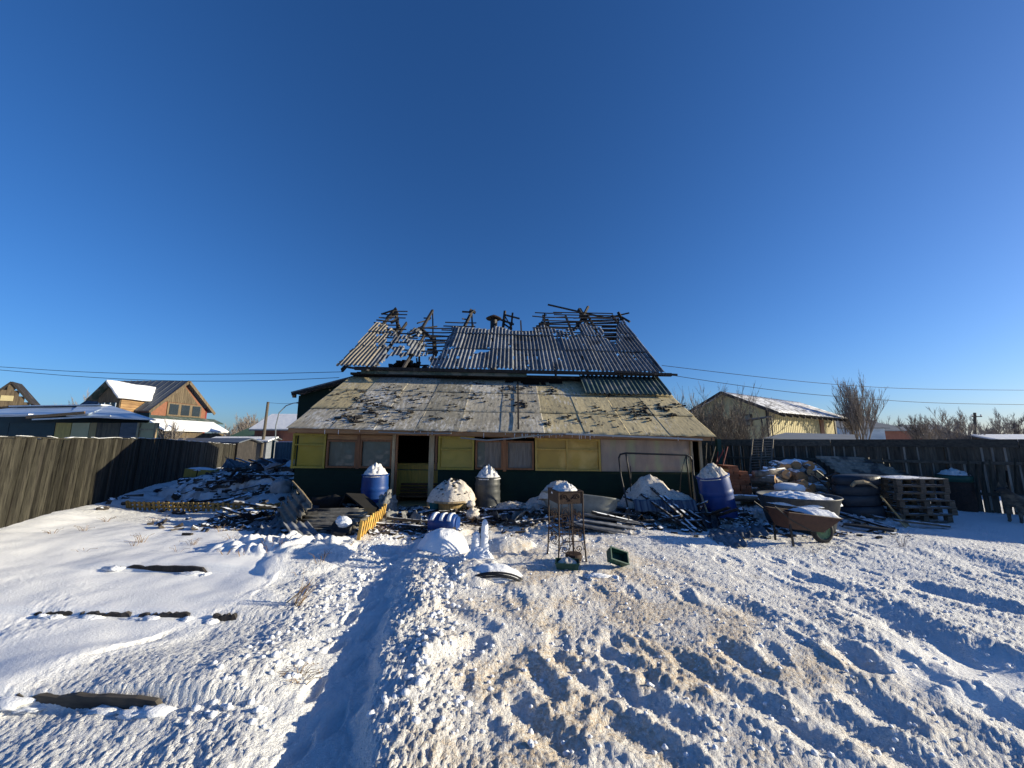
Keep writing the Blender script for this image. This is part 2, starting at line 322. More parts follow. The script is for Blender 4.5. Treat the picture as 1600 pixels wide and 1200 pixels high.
def terrain(x, y, full=False):
    x = np.asarray(x, float); y = np.asarray(y, float)
    far = sm(14, 40, np.hypot(x, y))
    pd, pside = segd(x + .09 * pn(x * 1.9, y * 1.9, 5) + .05 * pn(x * 6, y * 6, 6), y, PATH)
    _, side = segd(x, y, BOUND); bd, _ = segd(x + .25 * pn(x * 1.3, y * 1.3, 8) + .12 * pn(x * 5, y * 5, 9), y, BOUND)
    sgd = bd * side                                       # positive on one side of the bed boundary
    cross = sm(-0.25, 0.35, sgd) if True else 0
    rough = cross
    z = .07 * pn(x * .35, y * .35, 1) + .03 * pn(x * .9, y * .6, 2)
    # broken, trampled snow: long drag furrows towards the house plus puffy clods
    wx = x + .18 * pn(x * 1.1, y * .7, 11); wy = y + .18 * pn(x * 1.1, y * .7, 12)
    near = 1 - .35 * sm(4, 9, y)
    fur = np.abs(pn(wx * 2.3 + wy * .35, wy * .75, 13)); med = pn(wx * 3.3, wy * 1.7, 14)
    patch = .45 + .55 * sm(-.25, .35, pn(x * .8, y * .8, 22))
    cl1 = np.abs(pn(wx * 5.0, wy * 4.2, 15)); cl2 = np.abs(pn(x * 11, y * 10, 16)); cl3 = np.abs(pn(x * 23, y * 22, 17)); cl4 = np.abs(pn(x * 36, y * 36, 18))
    bankf = np.exp(-((pd - .55) / .33) ** 2) * np.where(pside > 0, 1.0, .45)
    zr = (.015 - .005 * sm(1.5, 3, x)) * fur + .010 * med + (.007 * cl1 + .010 * cl2 * patch + .013 * cl3 * (.4 + .6 * patch) + .011 * cl4) * (1 + 1.7 * bankf)
    smooth_r = sm(.62, .18, np.hypot((x - 3.35) / 1.35, (y - 2.95) / .95)) * .9                                  # swept, flatter sheet low right
    smooth_s = sm(8.5, 10.5, x) * sm(5.5, 7, y) * .6
    zr = zr * (1 - smooth_r) * (1 - smooth_s) + .012 * pn(x * 1.5 + y, y * 6, 19) * smooth_r
    # the smooth snow-covered beds on the left
    zb = .05 + .002 * cl3 + .012 * pn(x * 3, y * 3, 20)
    _nl = sm(-.1, .5, pn(x * .9 + 3, y * .9, 21)) * sm(9.5, 8, y) * sm(4.9, 3.6, y + .35 * (x + 4.5)); zb = zb + _nl * (.012 * cl1 + .016 * cl2 + .01 * cl3)
    z = z + (zr * rough + zb * (1 - rough)) * (1 - far)
    for (p0, p1, dz) in BOARDS[:3]:
        a = G(*p0); b = G(*p1); w = sm(a[0] - .9, a[0], x) * sm(b[0] + .9, b[0], x)
        z = z + dz * 1.1 * w * sm(-.03, .05, y - (a[1] + b[1]) / 2) * sm(.95, .3, y - (a[1] + b[1]) / 2)
        pass
    # the dug path and its banks
    z = z + np.where(pside > 0, .085, .02) * bankf * sm(9.0, 7.5, y) * (.7 + .6 * pn(x * 2, y * 2, 23))
    dig = np.where(pside > 0, sm(.30, .16, pd), sm(.50, .02, pd)) * sm(8.3, 6.8, y)
    z = z * (1 - .9 * dig) + dig * (-.035 + .02 * pn(x * 3, y * 3, 24) + .016 * cl2 + .010 * cl3)
    for (fx, fy, an) in PPRINTS:
        m = (np.abs(x - fx) < .3) & (np.abs(y - fy) < .35)
        if not m.any(): continue
        c, s = math.cos(an), math.sin(an); X = (x[m] - fx) * c + (y[m] - fy) * s; Y = -(x[m] - fx) * s + (y[m] - fy) * c
        q = np.sqrt((X / .055) ** 2 + (Y / .145) ** 2); z[m] = z[m] - .028 * sm(1.1, .75, q) + .012 * np.exp(-((q - 1.3) / .22) ** 2)
    for pts, w, d in TROUGH:
        dd, _ = segd(x, y, pts); d = d * .29; z = z - d * np.exp(-(dd / w) ** 2) * (.8 + .5 * cl1) + .55 * d * np.exp(-((dd - 1.9 * w) / (.6 * w)) ** 2) * (.5 + cl2)
    for (fx, fy, an, fw, fd) in PRINTS:
        m = (np.abs(x - fx) < .5) & (np.abs(y - fy) < .5)
        if not m.any(): continue
        c, s = math.cos(an), math.sin(an); X = (x[m] - fx) * c + (y[m] - fy) * s; Y = -(x[m] - fx) * s + (y[m] - fy) * c
        q = np.sqrt((X / fw) ** 2 + (Y / (fw * 2.6)) ** 2); z[m] = z[m] + (-fd * sm(1.15, .6, q) + fd * .3 * np.exp(-((q - 1.35) / .3) ** 2)) * (1 - smooth_r[m] * .5) * rough[m] * (1 - dig[m])
    # single mounds: buried heap beside the path, bank by the left fence, rubble heap at the house corner
    def bump(cx, cy, rx, ry, h, pw=2.0):
        q = np.hypot((x - cx) / rx, (y - cy) / ry) + .10 * pn(x * 4, y * 4, 31); return h * np.clip(1 - q ** pw, 0, 1) ** .6
    z = z + bump(-.1, 6.35, .5, .35, .14) + bump(-.45, 5.1, .35, .55, .10)
    z = z + bump(-8.3, 14.0, 3.2, 3.4, .75) + bump(-6.6, 11.3, 1.5, 1.5, .32) + bump(-2.9, 5.6, .6, .7, .10)
    z = z + bump(-3.6, 6.1, 1.2, .55, .10) * (.6 + cl1 * 2)
    fd, _ = segd(x, y, [(-7.5, 4.3), (-21.2, 29.1)]); z = z + .16 * np.exp(-(fd / .7) ** 2) * sm(40, 20, y)
    # rubble underfoot in front of the house
    ap = sm(7.4, 8.3, y + .5 * pn(x * .8, y * .8, 33)) * sm(10.0, 9.2, y) * sm(-6.2, -5.2, x) * sm(8.6, 7.4, x)
    z = z + ap * (.05 + .08 * cl1 + .07 * cl2 + .03 * cl3)
    inside = sm(9.2, 9.5, y) * sm(-6.3, -5.5, x) * sm(5.4, 4.6, x) * sm(24, 22, y); z = z * (1 - inside) - .1 * inside
    z = z * (1 - .6 * far)
    if not full: return z
    rgh = np.clip(.3 + .7 * rough, 0, 1) * (1 - .4 * smooth_r)
    # stains: sandy grit thrown over the middle, ash near the house
    sand = np.exp(-(((x - .9) / 1.7) ** 2 + ((y - 4.6) / 2.6) ** 2)) * .9 + np.exp(-(((x - .1) / .55) ** 2 + ((y - 2.5) / .7) ** 2)) * .75 + np.exp(-(((x - 1.6) / .9) ** 2 + ((y - 3.3) / .9) ** 2)) * .6
    sand = sand + sm(6.3, 8, y) * sm(-3, -1.5, x) * sm(7.5, 6, x) * .6
    sand = sand * (.45 + .9 * sm(-.3, .5, pn(x * 2.1, y * 2.1, 41))) * (.55 + .5 * sm(-.3, .4, pn(x * 19, y * 19, 42))) * rough * sm(.3, .5, pd)
    band = sm(7.1, 8.5, y + .45 * pn(x * 1.1, y * 1.1, 43)) * sm(10.4, 9.6, y) * sm(-6.6, -5.3, x) * sm(5.6, 4.2, x)
    ash = band * sm(-.35, .22, pn(x * 3.4, y * 4.6, 44) + .6 * pn(x * 9, y * 12, 45)) * 1.0
    dpatch = np.exp(-(((x + 2.2) / .9) ** 2 + ((y - 7.6) / .55) ** 2)) ; ash = np.maximum(ash, dpatch * sm(-.25, .1, pn(x * 5, y * 8, 46) + .5 * pn(x * 13, y * 18, 48)) * 1.2)
    lp = np.exp(-(((x + 8.3) / 2.6) ** 2 + ((y - 13) / 3) ** 2)); ash = np.maximum(ash, lp * sm(.05, .35, pn(x * 2.2, y * 2.4, 47) + .4 * pn(x * 8, y * 8, 49)))
    weedy = np.exp(-(((x + 5) / 2.2) ** 2 + ((y - 7.6) / .8) ** 2)) * sm(.25, .55, pn(x * 4, y * 7, 50)) * .5
    ash = np.clip(np.maximum(ash, weedy), 0, 1)
    return z, np.clip(sand * 1.3, 0, 1), ash, rgh
def gz(x, y): return float(terrain(np.array([x]), np.array([y]))[0])

u = np.concatenate([np.linspace(-9, -1.7, 40)[:-1], np.linspace(-1.7, 1.7, 1130), np.linspace(1.7, 9, 40)[1:]])
ys = list(np.linspace(-9, 1.2, 24)[:-1]); yv = 1.2
while yv < 60: ys.append(yv); yv += .011 + .0043 * yv
ys += [60, 64, 70, 80, 95, 120, 160, 220, 320, 500, 800, 1300, 2200, 4000, 7000]
ys = np.array(ys)
UU, YY = np.meshgrid(u, ys)
XX = UU * (np.maximum(YY, 0.4) + 1.1)
Z, SA, AS, RG = terrain(XX.ravel(), YY.ravel(), True)
nr_, nc_ = UU.shape
co = np.stack([XX.ravel(), YY.ravel(), Z], 1).astype(np.float32)
idx = np.arange(nr_ * nc_, dtype=np.int32).reshape(nr_, nc_)
q = np.stack([idx[:-1, :-1], idx[:-1, 1:], idx[1:, 1:], idx[1:, :-1]], -1).reshape(-1)
me = bpy.data.meshes.new('snow_ground'); me.vertices.add(len(co)); me.vertices.foreach_set('co', co.ravel())
npoly = len(q) // 4; me.loops.add(len(q)); me.loops.foreach_set('vertex_index', q)
me.polygons.add(npoly); me.polygons.foreach_set('loop_start', np.arange(0, len(q), 4, dtype=np.int32))
me.polygons.foreach_set('use_smooth', np.ones(npoly, dtype=bool)); me.update(calc_edges=True)
for nm, arr in (('sand', SA), ('ash', AS), ('rough', RG)):
    at = me.attributes.new(nm, 'FLOAT', 'POINT'); at.data.foreach_set('value', arr.astype(np.float32))
def snow_mat():
    m = bpy.data.materials.new('snow'); m.use_nodes = True; nt = m.node_tree; L = nt.links.new; b = nt.nodes['Principled BSDF']
    tc = nn(nt, 'ShaderNodeTexCoord')
    def noi(sc, det=4, ro=.6):
        n = nn(nt, 'ShaderNodeTexNoise'); n.inputs['Scale'].default_value = sc; n.inputs['Detail'].default_value = det; n.inputs['Roughness'].default_value = ro; L(tc.outputs['Object'], n.inputs['Vector']); return n.outputs['Fac']
    def mixc(f, a, c):
        x = nn(nt, 'ShaderNodeMix', data_type='RGBA'); L(f, x.inputs[0])
        for i, q in ((6, a), (7, c)):
            if isinstance(q, tuple): x.inputs[i].default_value = (*q, 1)
            else: L(q, x.inputs[i])
        return x.outputs[2]
    a1 = nn(nt, 'ShaderNodeAttribute'); a1.attribute_name = 'sand'; a2 = nn(nt, 'ShaderNodeAttribute'); a2.attribute_name = 'ash'
    grain = nn(nt, 'ShaderNodeMapRange'); grain.inputs[1].default_value = .42; grain.inputs[2].default_value = .62; L(noi(38, 5, .7), grain.inputs[0])
    sandc = mixc(grain.outputs[0], (.70, .56, .41), (.89, .85, .78))
    c = mixc(a1.outputs['Fac'], (.90, .90, .90), sandc)
    ashc = mixc(grain.outputs[0], (.022, .02, .02), (.15, .12, .10))
    c = mixc(a2.outputs['Fac'], c, ashc); L(c, b.inputs['Base Color'])
    b.inputs['Roughness'].default_value = .75; b.inputs['Specular IOR Level'].default_value = .25
    bp = nn(nt, 'ShaderNodeBump'); bp.inputs['Strength'].default_value = .8; bp.inputs['Distance'].default_value = .034; L(noi(48, 5, .65), bp.inputs['Height'])
    b2 = nn(nt, 'ShaderNodeBump'); b2.inputs['Strength'].default_value = .5; b2.inputs['Distance'].default_value = .006; L(noi(240, 2, .5), b2.inputs['Height']); L(b2.outputs[0], bp.inputs['Normal'])
    a3 = nn(nt, 'ShaderNodeAttribute'); a3.attribute_name = 'rough'; L(a3.outputs['Fac'], bp.inputs['Strength'])
    L(bp.outputs[0], b.inputs['Normal']); return m
M_snow = snow_mat(); me.materials.append(M_snow)
ground = link('snow_ground', me); tag(ground, 'trampled sunlit snow covering the whole yard', None, None, 'structure')
# ------------------------------------------------------------------ the burnt house
HOUSE = thing('burnt_house', 'fire damaged house with a charred open slate roof above a lichen covered veranda roof', 'house', (0, 9.6, 0))
def hw(v):                                  # the house has settled towards its right end
    return Vector((v.x, v.y, v.z - .021 * (v.x + .35) * min(1.0, max(0.0, v.z / 1.9))))
def hpart(name, mb, m, parent=HOUSE, warp=True, **k):
    if warp: mb.xf(hw)
    return build(name, mb, m, parent, **k)
XL, XR, YF = -5.52, 4.86, 9.6
YI = 12.7                                    # front wall of the main house, where the veranda leans on
# lower, lichen covered lean-to roof: overlapping shallow corrugated sheets, each a piece
LE, LT = (9.3, 1.90), (12.75, 3.80)          # (y, z) of eave and top
def low_pt(x, t, off=0.0):
    y = lerp(LE[0], LT[0], t); z = lerp(LE[1], LT[1], t); nz = (LT[0] - LE[0]); ny = -(LT[1] - LE[1]); l = math.hypot(nz, ny)
    return Vector((x, y + ny / l * off, z + nz / l * off))
random.seed(5)
ncol = 10; RX0, RX1 = -5.62, 5.06
tone = [1, 0, 0, 2, 0, 0, 1, 1, 3, 3]
for cidx in range(ncol):
    for r in range(3):
        x0 = lerp(RX0, RX1, cidx / ncol) - .03; x1 = lerp(RX0, RX1, (cidx + 1) / ncol) + .03
        t0 = [0.0, .30, .655][r]; t1 = [.33, .685, 1.0][r]
        nx, nt_ = 66, 8; mb = MB(); vs = []; fs = []; jz = random.uniform(0, .006); sk_ = random.uniform(-.012, .012)
        lift = .008 * r + (.004 if cidx % 2 else 0) + jz * .5
        for j in range(nt_ + 1):
            for i in range(nx + 1):
                a = i / nx; b = j / nt_; x = lerp(x0, x1, a) + sk_ * b
                wv = .0005 * math.cos(2 * math.pi * x / .131) + .006 * n3(x * 3, b * 2 + r, cidx)
                off = lift + wv + .018 * n3(x * .7, b + r * 1.1, 3) + (.009 * (1 - b) if r else 0)
                p = low_pt(x, lerp(t0, t1, b) - (.006 * n3(x * 4, 1, cidx + r) if j == 0 else 0), off); vs.append(p)
        for j in range(nt_):
            for i in range(nx):
                cx = lerp(x0, x1, (i + .5) / nx); ct = lerp(t0, t1, (j + .5) / nt_)
                if r == 2 and -.25 < cx < 1.75 and ct > .93 + .03 * n3(cx * 3): continue      # burnt away under the upper eave
                if r == 2 and .35 < cx < 1.15 and ct > .87 + .03 * n3(cx * 6): continue
                a = j * (nx + 1) + i; fs.append((a, a + 1, a + nx + 2, a + nx + 1))
        mb.add(vs, fs)
        m = {0: M_lich_g, 1: M_lich_y, 2: M_lich_d, 3: M_lich_y}[tone[cidx]]
        if tone[cidx] == 1 and cidx == 0: m = M_lich_g if r == 0 else M_lich_y
        hpart('roof_sheet', mb, m, smooth=True, solid=.007)
# dark joints: a lath strip laid along two seams
mb = MB().beam(low_pt(-.02 + .18, .02, .06), low_pt(.0 + .2, .95, .06), .05, .012); hpart('seam_lath', mb, M_char)
# rafters of the veranda, fascia, header
mb = MB().beam(low_pt(RX0, 0.005, -.07), low_pt(RX1, .005, -.07), .03, .10); hpart('fascia_board', mb, M_header)
for i in range(9):
    x = lerp(-5.4, 4.8, i / 8); hpart('rafter', MB().beam(low_pt(x, .01, -.09), low_pt(x, .98, -.09), .05, .1), M_post)
hpart('header_beam', MB().box(((XL + XR) / 2, YF, 1.84), (XR - XL, .08, .12)), M_header)
# green horizontal siding below the windows: real lapped courses
def siding(x0, x1, z0, z1, y, name='siding'):
    mb = MB(); n = int((z1 - z0) / .085)
    for i in range(n):
        za = lerp(z0, z1, i / n); zb = lerp(z0, z1, (i + 1) / n)
        mb.add([(x0, y - .022, za), (x1, y - .022, za), (x1, y, zb), (x0, y, zb), (x0, y + .02, za), (x1, y + .02, za), (x1, y + .02, zb), (x0, y + .02, zb)],
               [(0, 1, 2, 3), (5, 4, 7, 6), (0, 4, 5, 1), (3, 2, 6, 7), (0, 3, 7, 4), (1, 5, 6, 2)])
    return hpart(name, mb, M_green)
DL, DR = -2.95, -2.10
siding(XL, DL - .1, -.2, .94, YF); siding(DR + .22, XR, -.2, .94, YF)
def X_at(px, py=705): return P(px, py, YF).x
def winframe(x0, x1, z0, z1, mf, mp, trans=None, mull=(), fw=.045, dep=.05, y=YF, name='window', curtain=None, pane='pane'):
    mb = MB()
    mb.box((x0 + fw / 2, y - .012, (z0 + z1) / 2), (fw, dep, z1 - z0)); mb.box((x1 - fw / 2, y - .012, (z0 + z1) / 2), (fw, dep, z1 - z0))
    for z in (z0 + fw / 2, z1 - fw / 2): mb.box(((x0 + x1) / 2, y - .010, z), (x1 - x0 - 2 * fw, dep - .006, fw))
    if trans: mb.box(((x0 + x1) / 2, y - .012, trans), (x1 - x0 - 2 * fw, dep * .6, fw * .6))
    for xm in mull: mb.box((xm, y - .013, (z0 + z1) / 2), (fw * .9, dep * .7, z1 - z0 - 2 * fw))
    w = hpart(name, mb, mf)
    g = MB(); NX, NZ = 14, 10; vs = []; fs = []
    for j in range(NZ + 1):
        for i in range(NX + 1): vs.append((lerp(x0 + fw, x1 - fw, i / NX), y + .035 + .008 * n3(i * .4 + x0, j * .5, 2), lerp(z0 + fw, z1 - fw, j / NZ)))
    for j in range(NZ):
        for i in range(NX): a = j * (NX + 1) + i; fs.append((a, a + 1, a + NX + 2, a + NX + 1))
    g.add(vs, fs); hpart(pane, g, mp, parent=w, smooth=True)
    if curtain:
        g = MB(); vs = []; fs = []
        for j in range(13):
            b = j / 12; wd = curtain[2] * (1 - b ** 1.6 * .75) if curtain[3] else curtain[2]
            for i in range(25):
                a = i / 24; xx = curtain[0] + (a * wd * curtain[1]); xx = min(max(xx, x0 + fw), x1 - fw); vs.append((xx, y + .026 - .004 * math.sin(a * 30), lerp(z0 + fw, z1 - fw, 1 - b)))
        for j in range(12):
            for i in range(24): a = j * 25 + i; fs.append((a, a + 1, a + 26, a + 25))
        g.add(vs, fs); hpart('curtain', g, M_curt, parent=w, smooth=True)
    return w
ZS, ZT = .95, 1.78
winframe(X_at(457), X_at(509), ZS, ZT, M_olive, M_gfilm, trans=1.51, fw=.05)
winframe(X_at(511), X_at(558), ZS + .02, 1.64, M_brown, M_film)
winframe(X_at(563), X_at(613), ZS + .02, 1.66, M_brown, M_film)
hpart('wall_post', MB().box((X_at(560.5), YF - .02, 1.36), (.075, .05, .84)), M_brown)
hpart('lintel_board', MB().box(((X_at(511) + X_at(613)) / 2, YF - .008, 1.71), (X_at(613) - X_at(511), .03, .12)), M_header)
hpart('door_jamb', MB().box((X_at(616), YF - .03, .84), (.075, .06, 1.92)), M_pale, label='pale peeling left door jamb')
hpart('door_jamb', MB().box((X_at(620.5), YF - .022, .84), (.05, .05, 1.9)), M_brown)
hpart('door_jamb', MB().box((X_at(675), YF - .03, .84), (.13, .05, 1.92)), M_pale, label='wide pale right door jamb')
hpart('door_jamb', MB().box((X_at(682), YF - .02, 1.36), (.055, .05, .86)), M_brown)
winframe(X_at(685), X_at(741), ZS, ZT, M_olive, M_gfilm, trans=1.46, fw=.05)
winframe(X_at(743), X_at(786), ZS + .02, 1.70, M_brown, M_film, curtain=(X_at(783), -1, .42, False))
hpart('wall_post', MB().box((X_at(788.5), YF - .025, 1.36), (.08, .06, .86)), M_brown)
winframe(X_at(791), X_at(834), ZS + .02, 1.70, M_brown, M_film, curtain=(X_at(795), 1, .6, False))
winframe(X_at(836), X_at(938), ZS, ZT, M_ywood, M_yfilm, trans=1.50, mull=(X_at(886),), fw=.05)
# cloudy sheet over the last bays
g = MB(); vs = []; fs = []; NX, NZ = 60, 14
for j in range(NZ + 1):
    for i in range(NX + 1):
        x = lerp(X_at(939), X_at(1083), i / NX); vs.append((x, YF + .004 + .012 * math.sin(x * 7 + n3(x * 2) * 3) * n3(x * 1.5, j * .2, 5) + .01 * n3(x * 4, j * .3, 1), lerp(ZS, ZT, j / NZ)))
for j in range(NZ):
    for i in range(NX): a = j * (NX + 1) + i; fs.append((a, a + 1, a + NX + 2, a + NX + 1))
g.add(vs, fs); hpart('plastic_sheet', g, M_pink, smooth=True)
for px in (985, 1032, 1077): hpart('wall_post', MB().box((X_at(px), YF + .042, 1.36), (.06, .05, .84)), M_post)
for px, w in ((1078, .05), (1092, .07)): hpart('corner_post', MB().box((X_at(px) + .02, YF - .035, .85), (w, .05, 1.86)), M_pale)
hpart('sill_board', MB().box(((XL + XR) / 2 + .0, YF - .035, .945), (XR - XL, .02, .02)), M_green)
# side walls of the veranda
for x in (XL, XR):
    mb = MB(); mb.add([(x, YF + .03, -.2), (x, YI, -.2), (x, YI, 3.68), (x, YF + .03, 1.93)], [(0, 1, 2, 3)]); hpart('side_wall', mb, M_green, solid=.04)
# threshold, floor, inside seen through the door
hpart('threshold', MB().box(((DL + DR) / 2, YF - .06, .03), (DR - DL + .1, .26, .09)), M_pale)
hpart('floor', MB().box((-.33, 11.15, .08), (XR - XL - .1, 3.0, .05)), M_post)
siding(-5.4, 4.8, .1, .95, YI - .03, 'inner_wall')
hpart('main_front_wall', MB().box((-.33, YI + .06, 2.0), (10.2, .1, 3.95)), M_black)
for x in (-5.35, 4.95): hpart('main_side_wall', MB().box((x, 17.3, 1.95), (.14, 9.1, 3.95)), M_char)
hpart('main_rear_wall', MB().box((-.33, 21.9, 1.95), (10.2, .12, 3.9)), M_char)
hpart('attic_floor', MB().box((-.33, 17.3, 3.9), (10.6, 9.3, .08)), M_char)
M_cab = wood('warm_yellow_paint', (.85, .55, .12), (.6, .38, .09), rough=.5, rand=.05)
cab = thing('yellow_cupboard', 'yellow painted low cupboard seen inside through the open doorway', 'cupboard', (-2.55, 10.7, .1))
build('carcass', MB().box((-2.55, 10.75, .62), (1.5, .4, .9)), M_cab, cab)
for k in (-1, 0, 1): build('door', MB().box((-2.55 + .49 * k, 10.535, .72), (.46, .02, .6)), M_cab, cab, bevel=.006)
bn = thing('wooden_bench', 'dark brown slatted bench standing inside in front of the yellow cupboard', 'bench', (-2.55, 10.25, .1))
for k in range(4): build('slat', MB().box((-2.55, 10.40 + .02 * k, .26 + .085 * k), (1.0, .02, .06)), M_brown, bn)
build('seat', MB().box((-2.55, 10.23, .24), (1.0, .34, .04)), M_brown, bn)
for k in (-1, 1): build('leg', MB().box((-2.55 + .45 * k, 10.23, .16), (.05, .3, .13)), M_brown, bn)
# the left wing behind the veranda
wg = [P(463, 613, 13.6), P(548, 585, 13.6)]
mb = MB(); xA, xB = wg[0].x + .06, -5.45; zA, zB = wg[0].z - .12, wg[1].z - .1
mb.add([(xA, 13.7, -.2), (xB, 13.7, -.2), (xB, 13.7, zB), (xA, 13.7, zA), (xA, 19, -.2), (xA, 19, zA), (xB, 19, zB)], [(0, 1, 2, 3), (4, 0, 3, 5)]); build('wing_wall', mb, M_green, HOUSE, solid=.03)
mb = MB().add([(wg[0].x - .08, 13.4, wg[0].z - .03), (xB + .1, 13.4, wg[1].z + .02), (xB + .1, 19.3, wg[1].z + .02), (wg[0].x - .08, 19.3, wg[0].z - .03)], [(0, 1, 2, 3)]); build('wing_roof', mb, M_slate, HOUSE, solid=.05)
build('wing_fascia', MB().beam((wg[0].x - .06, 13.42, wg[0].z - .1), (xB, 13.42, wg[1].z - .06), .03, .09), M_char, HOUSE)
build('fascia_end', MB().box((wg[0].x + .0, 13.5, wg[0].z - .14), (.1, .1, .14)), M_brown, HOUSE)
# upper roof: charred corrugated sheets in four rows, with what the fire left of them
UE, UT = (12.3, 4.10), (17.3, 7.95)
def up_pt(x, t, off=0.0):
    y = lerp(UE[0], UT[0], t); z = lerp(UE[1], UT[1], t); nz = (UT[0] - UE[0]); ny = -(UT[1] - UE[1]); l = math.hypot(nz, ny)
    return Vector((x, y + ny / l * off, z + nz / l * off))
KEEP = [[(520, 590), (524, 572), (557, 538), (586, 502), (596, 506), (606, 508), (614, 516), (622, 524), (630, 522), (644, 514), (652, 512), (660, 520), (650, 532), (661, 535), (667, 541), (668, 556), (650, 556), (634, 556), (614, 560), (602, 561), (597, 570), (588, 572), (582, 574), (580, 590)],
        [(668, 590), (668, 574), (673, 570), (670, 559), (676, 556), (684, 560), (691, 549), (698, 532), (705, 521), (706, 511), (715, 510), (743, 513), (761, 515), (768, 514), (773, 509), (787, 512), (798, 517), (826, 518), (837, 513), (849, 506), (860, 513), (872, 515), (888, 513), (900, 515), (906, 508), (914, 503), (921, 510), (939, 511), (945, 528), (952, 532), (963, 537), (963, 510), (974, 499), (990, 496), (1046, 590)]]
HOLES = [[(739, 553), (744, 546), (750, 544), (757, 545), (764, 542), (768, 546), (764, 549), (758, 551), (750, 550), (745, 554)], [(896, 519), (906, 522), (911, 517), (903, 514)], [(926, 513), (934, 512), (937, 521), (930, 520)]]
def kept(px, py, x, t):
    if any(inpoly(px, py, h) for h in HOLES): return False
    j = 2.6 * n3(px * .35, py * .2, 4); k = 2.0 * n3(px * .2, py * .4, 8)
    if not any(inpoly(px + j, py + k, q) for q in KEEP): return False
    if 588 < px < 668 and n3(x * 3.2, t * 16, 2) > (.02 if px > 604 else .3) + (.35 if (636 < px < 664 and 537 < py < 553) else 0): return False
    if n3(x * 4.5, t * 21, 6) > .62: return False
    if 860 < px < 905 and py < 530 and n3(x * 7, t * 26, 9) > .12: return False
    if py > 556 and py < 562 and n3(x * 9, 3.3, 9) > .42: return False
    return True
WP = .142; SW = WP * 7; nc = 11
rows = [(-.01, .275), (.255, .52), (.50, .77), (.75, 1.0)]
for ci in range(nc + 1):
    for ri, (t0, t1) in enumerate(rows):
        x0 = -5.96 + ci * SW; x1 = min(x0 + SW + WP * .45, 5.18)
        if x1 - x0 < .2: continue
        nx = max(4, int((x1 - x0) / WP * 9)); nt_ = 22; vs = []; fs = []; sag = 0
        tilt = random.uniform(-.006, .006); ph = random.uniform(-.02, .02)
        for j in range(nt_ + 1):
            b = j / nt_; t = lerp(t0, t1, b)
            for i in range(nx + 1):
                x = lerp(x0, x1, i / nx) + ph * b
                wv = .030 * math.cos(2 * math.pi * (x - x0) / WP)
                d = -.16 * max(0, math.sin((x + 3.9) / 1.6 * math.pi)) * (1 if -3.9 < x < -2.3 else 0) * (1 if t > .25 else .5)
                d -= .22 * math.exp(-((x - .75) / .9) ** 2) * max(0, t - .3)
                vs.append(up_pt(x + (.05 * n3(x, t * 5, 1) if -4.3 < x < -2.2 else 0), t + (.012 * n3(i * .6, ci, ri) if j == 0 else 0), wv + .03 * (1 - b) + .018 * ri * .3 + d + .035 * n3(x * 1.2, t * 4, 1) + tilt * 3))
        used = 0
        for j in range(nt_):
            for i in range(nx):
                a = j * (nx + 1) + i; c = hw((Vector(vs[a]) + Vector(vs[a + nx + 2])) / 2); px, py = proj(c)
                if kept(px, py, c.x, lerp(t0, t1, j / nt_)): fs.append((a, a + 1, a + nx + 2, a + nx + 1)); used += 1
        if used < 8: continue
        keepv = sorted({i for f in fs for i in f}); mp_ = {a: i for i, a in enumerate(keepv)}
        mb = MB().add([vs[i] for i in keepv], [tuple(mp_[i] for i in f) for f in fs])
        tan = (ci == 0) or (ci == 3 and ri == 1 and False)
        hpart('roof_sheet', mb, M_slate_tan if tan else M_slate, solid=.008, smooth=True, label='pale unburnt slate sheet at the left end of the upper roof' if ci == 0 else None)
# a loose pale sheet still hanging near the gap
vs = []; fs = []
for j in range(9):
    for i in range(37):
        a = i / 36; b = j / 8; p = P(lerp(632, 650, b) + a * 21, lerp(555, 533, b) + a * 2, lerp(13.4, 14.6, b)); p.z += .035 * math.cos(a * 4 * 2 * math.pi) * 1.1; vs.append(p)
for j in range(8):
    for i in range(36):
        if (j > 6 and n3(i * .3, j) > .1) or (i > 31 and n3(i * .5, j * .7, 3) > 0): continue
        a = j * 37 + i; fs.append((a, a + 1, a + 38, a + 37))
hpart('roof_sheet', MB().add(vs, fs), M_slate_tan, warp=False, smooth=True, solid=.008, label='loose pale slate sheet hanging in the burnt gap')
# battens across the rafters, burnt through in the gap on the left
def batten(xa, xb, t, w=.05, off=-.03, j=0.0):
    n = max(2, int((xb - xa) / .5)); pts = [up_pt(lerp(xa, xb, i / n), t + j * math.sin(math.pi * i / n) + .003 * n3(i * .7, t * 9), off) for i in range(n + 1)]
    mb = MB()
    for a, b in zip(pts[:-1], pts[1:]): mb.beam(a, b, w, .04, up=(0, -.6, .8))
    hpart('batten', mb, M_charx)
for i in range(13):
    t = .04 + i * .077
    if i < 3: batten(-5.8, -4.95 + .1 * i, t)
    else: batten(-5.8, [-4.2, -4.0, -3.8, -4.1, -4.5, -4.9, -5.1, -4.9, -4.95, -5.05][i - 3], t, off=-.04)
    if 3 <= i <= 8: batten(-4.1, -2.55 + .25 * math.sin(i * 2), t - .012, off=-.10, j=-.014)
    if i in (7, 8, 9): batten(-3.0, -1.6, t, off=-.03, j=-.004)
    if i == 1: batten(-2.9, -1.9, t)
    if i < 12: batten([-2.4, -2.5, -2.3, -2.2, -2.15, -2.0, -1.95, -1.8, .9, 1.2, 1.5, 1.9][i], 5.05, t)
for t in (.93, .985): batten(2.0, 4.9, t, off=.02)
batten(1.1, 2.4, .955, off=.05, j=-.01); batten(.95, 2.5, .87, off=.05, j=-.025)
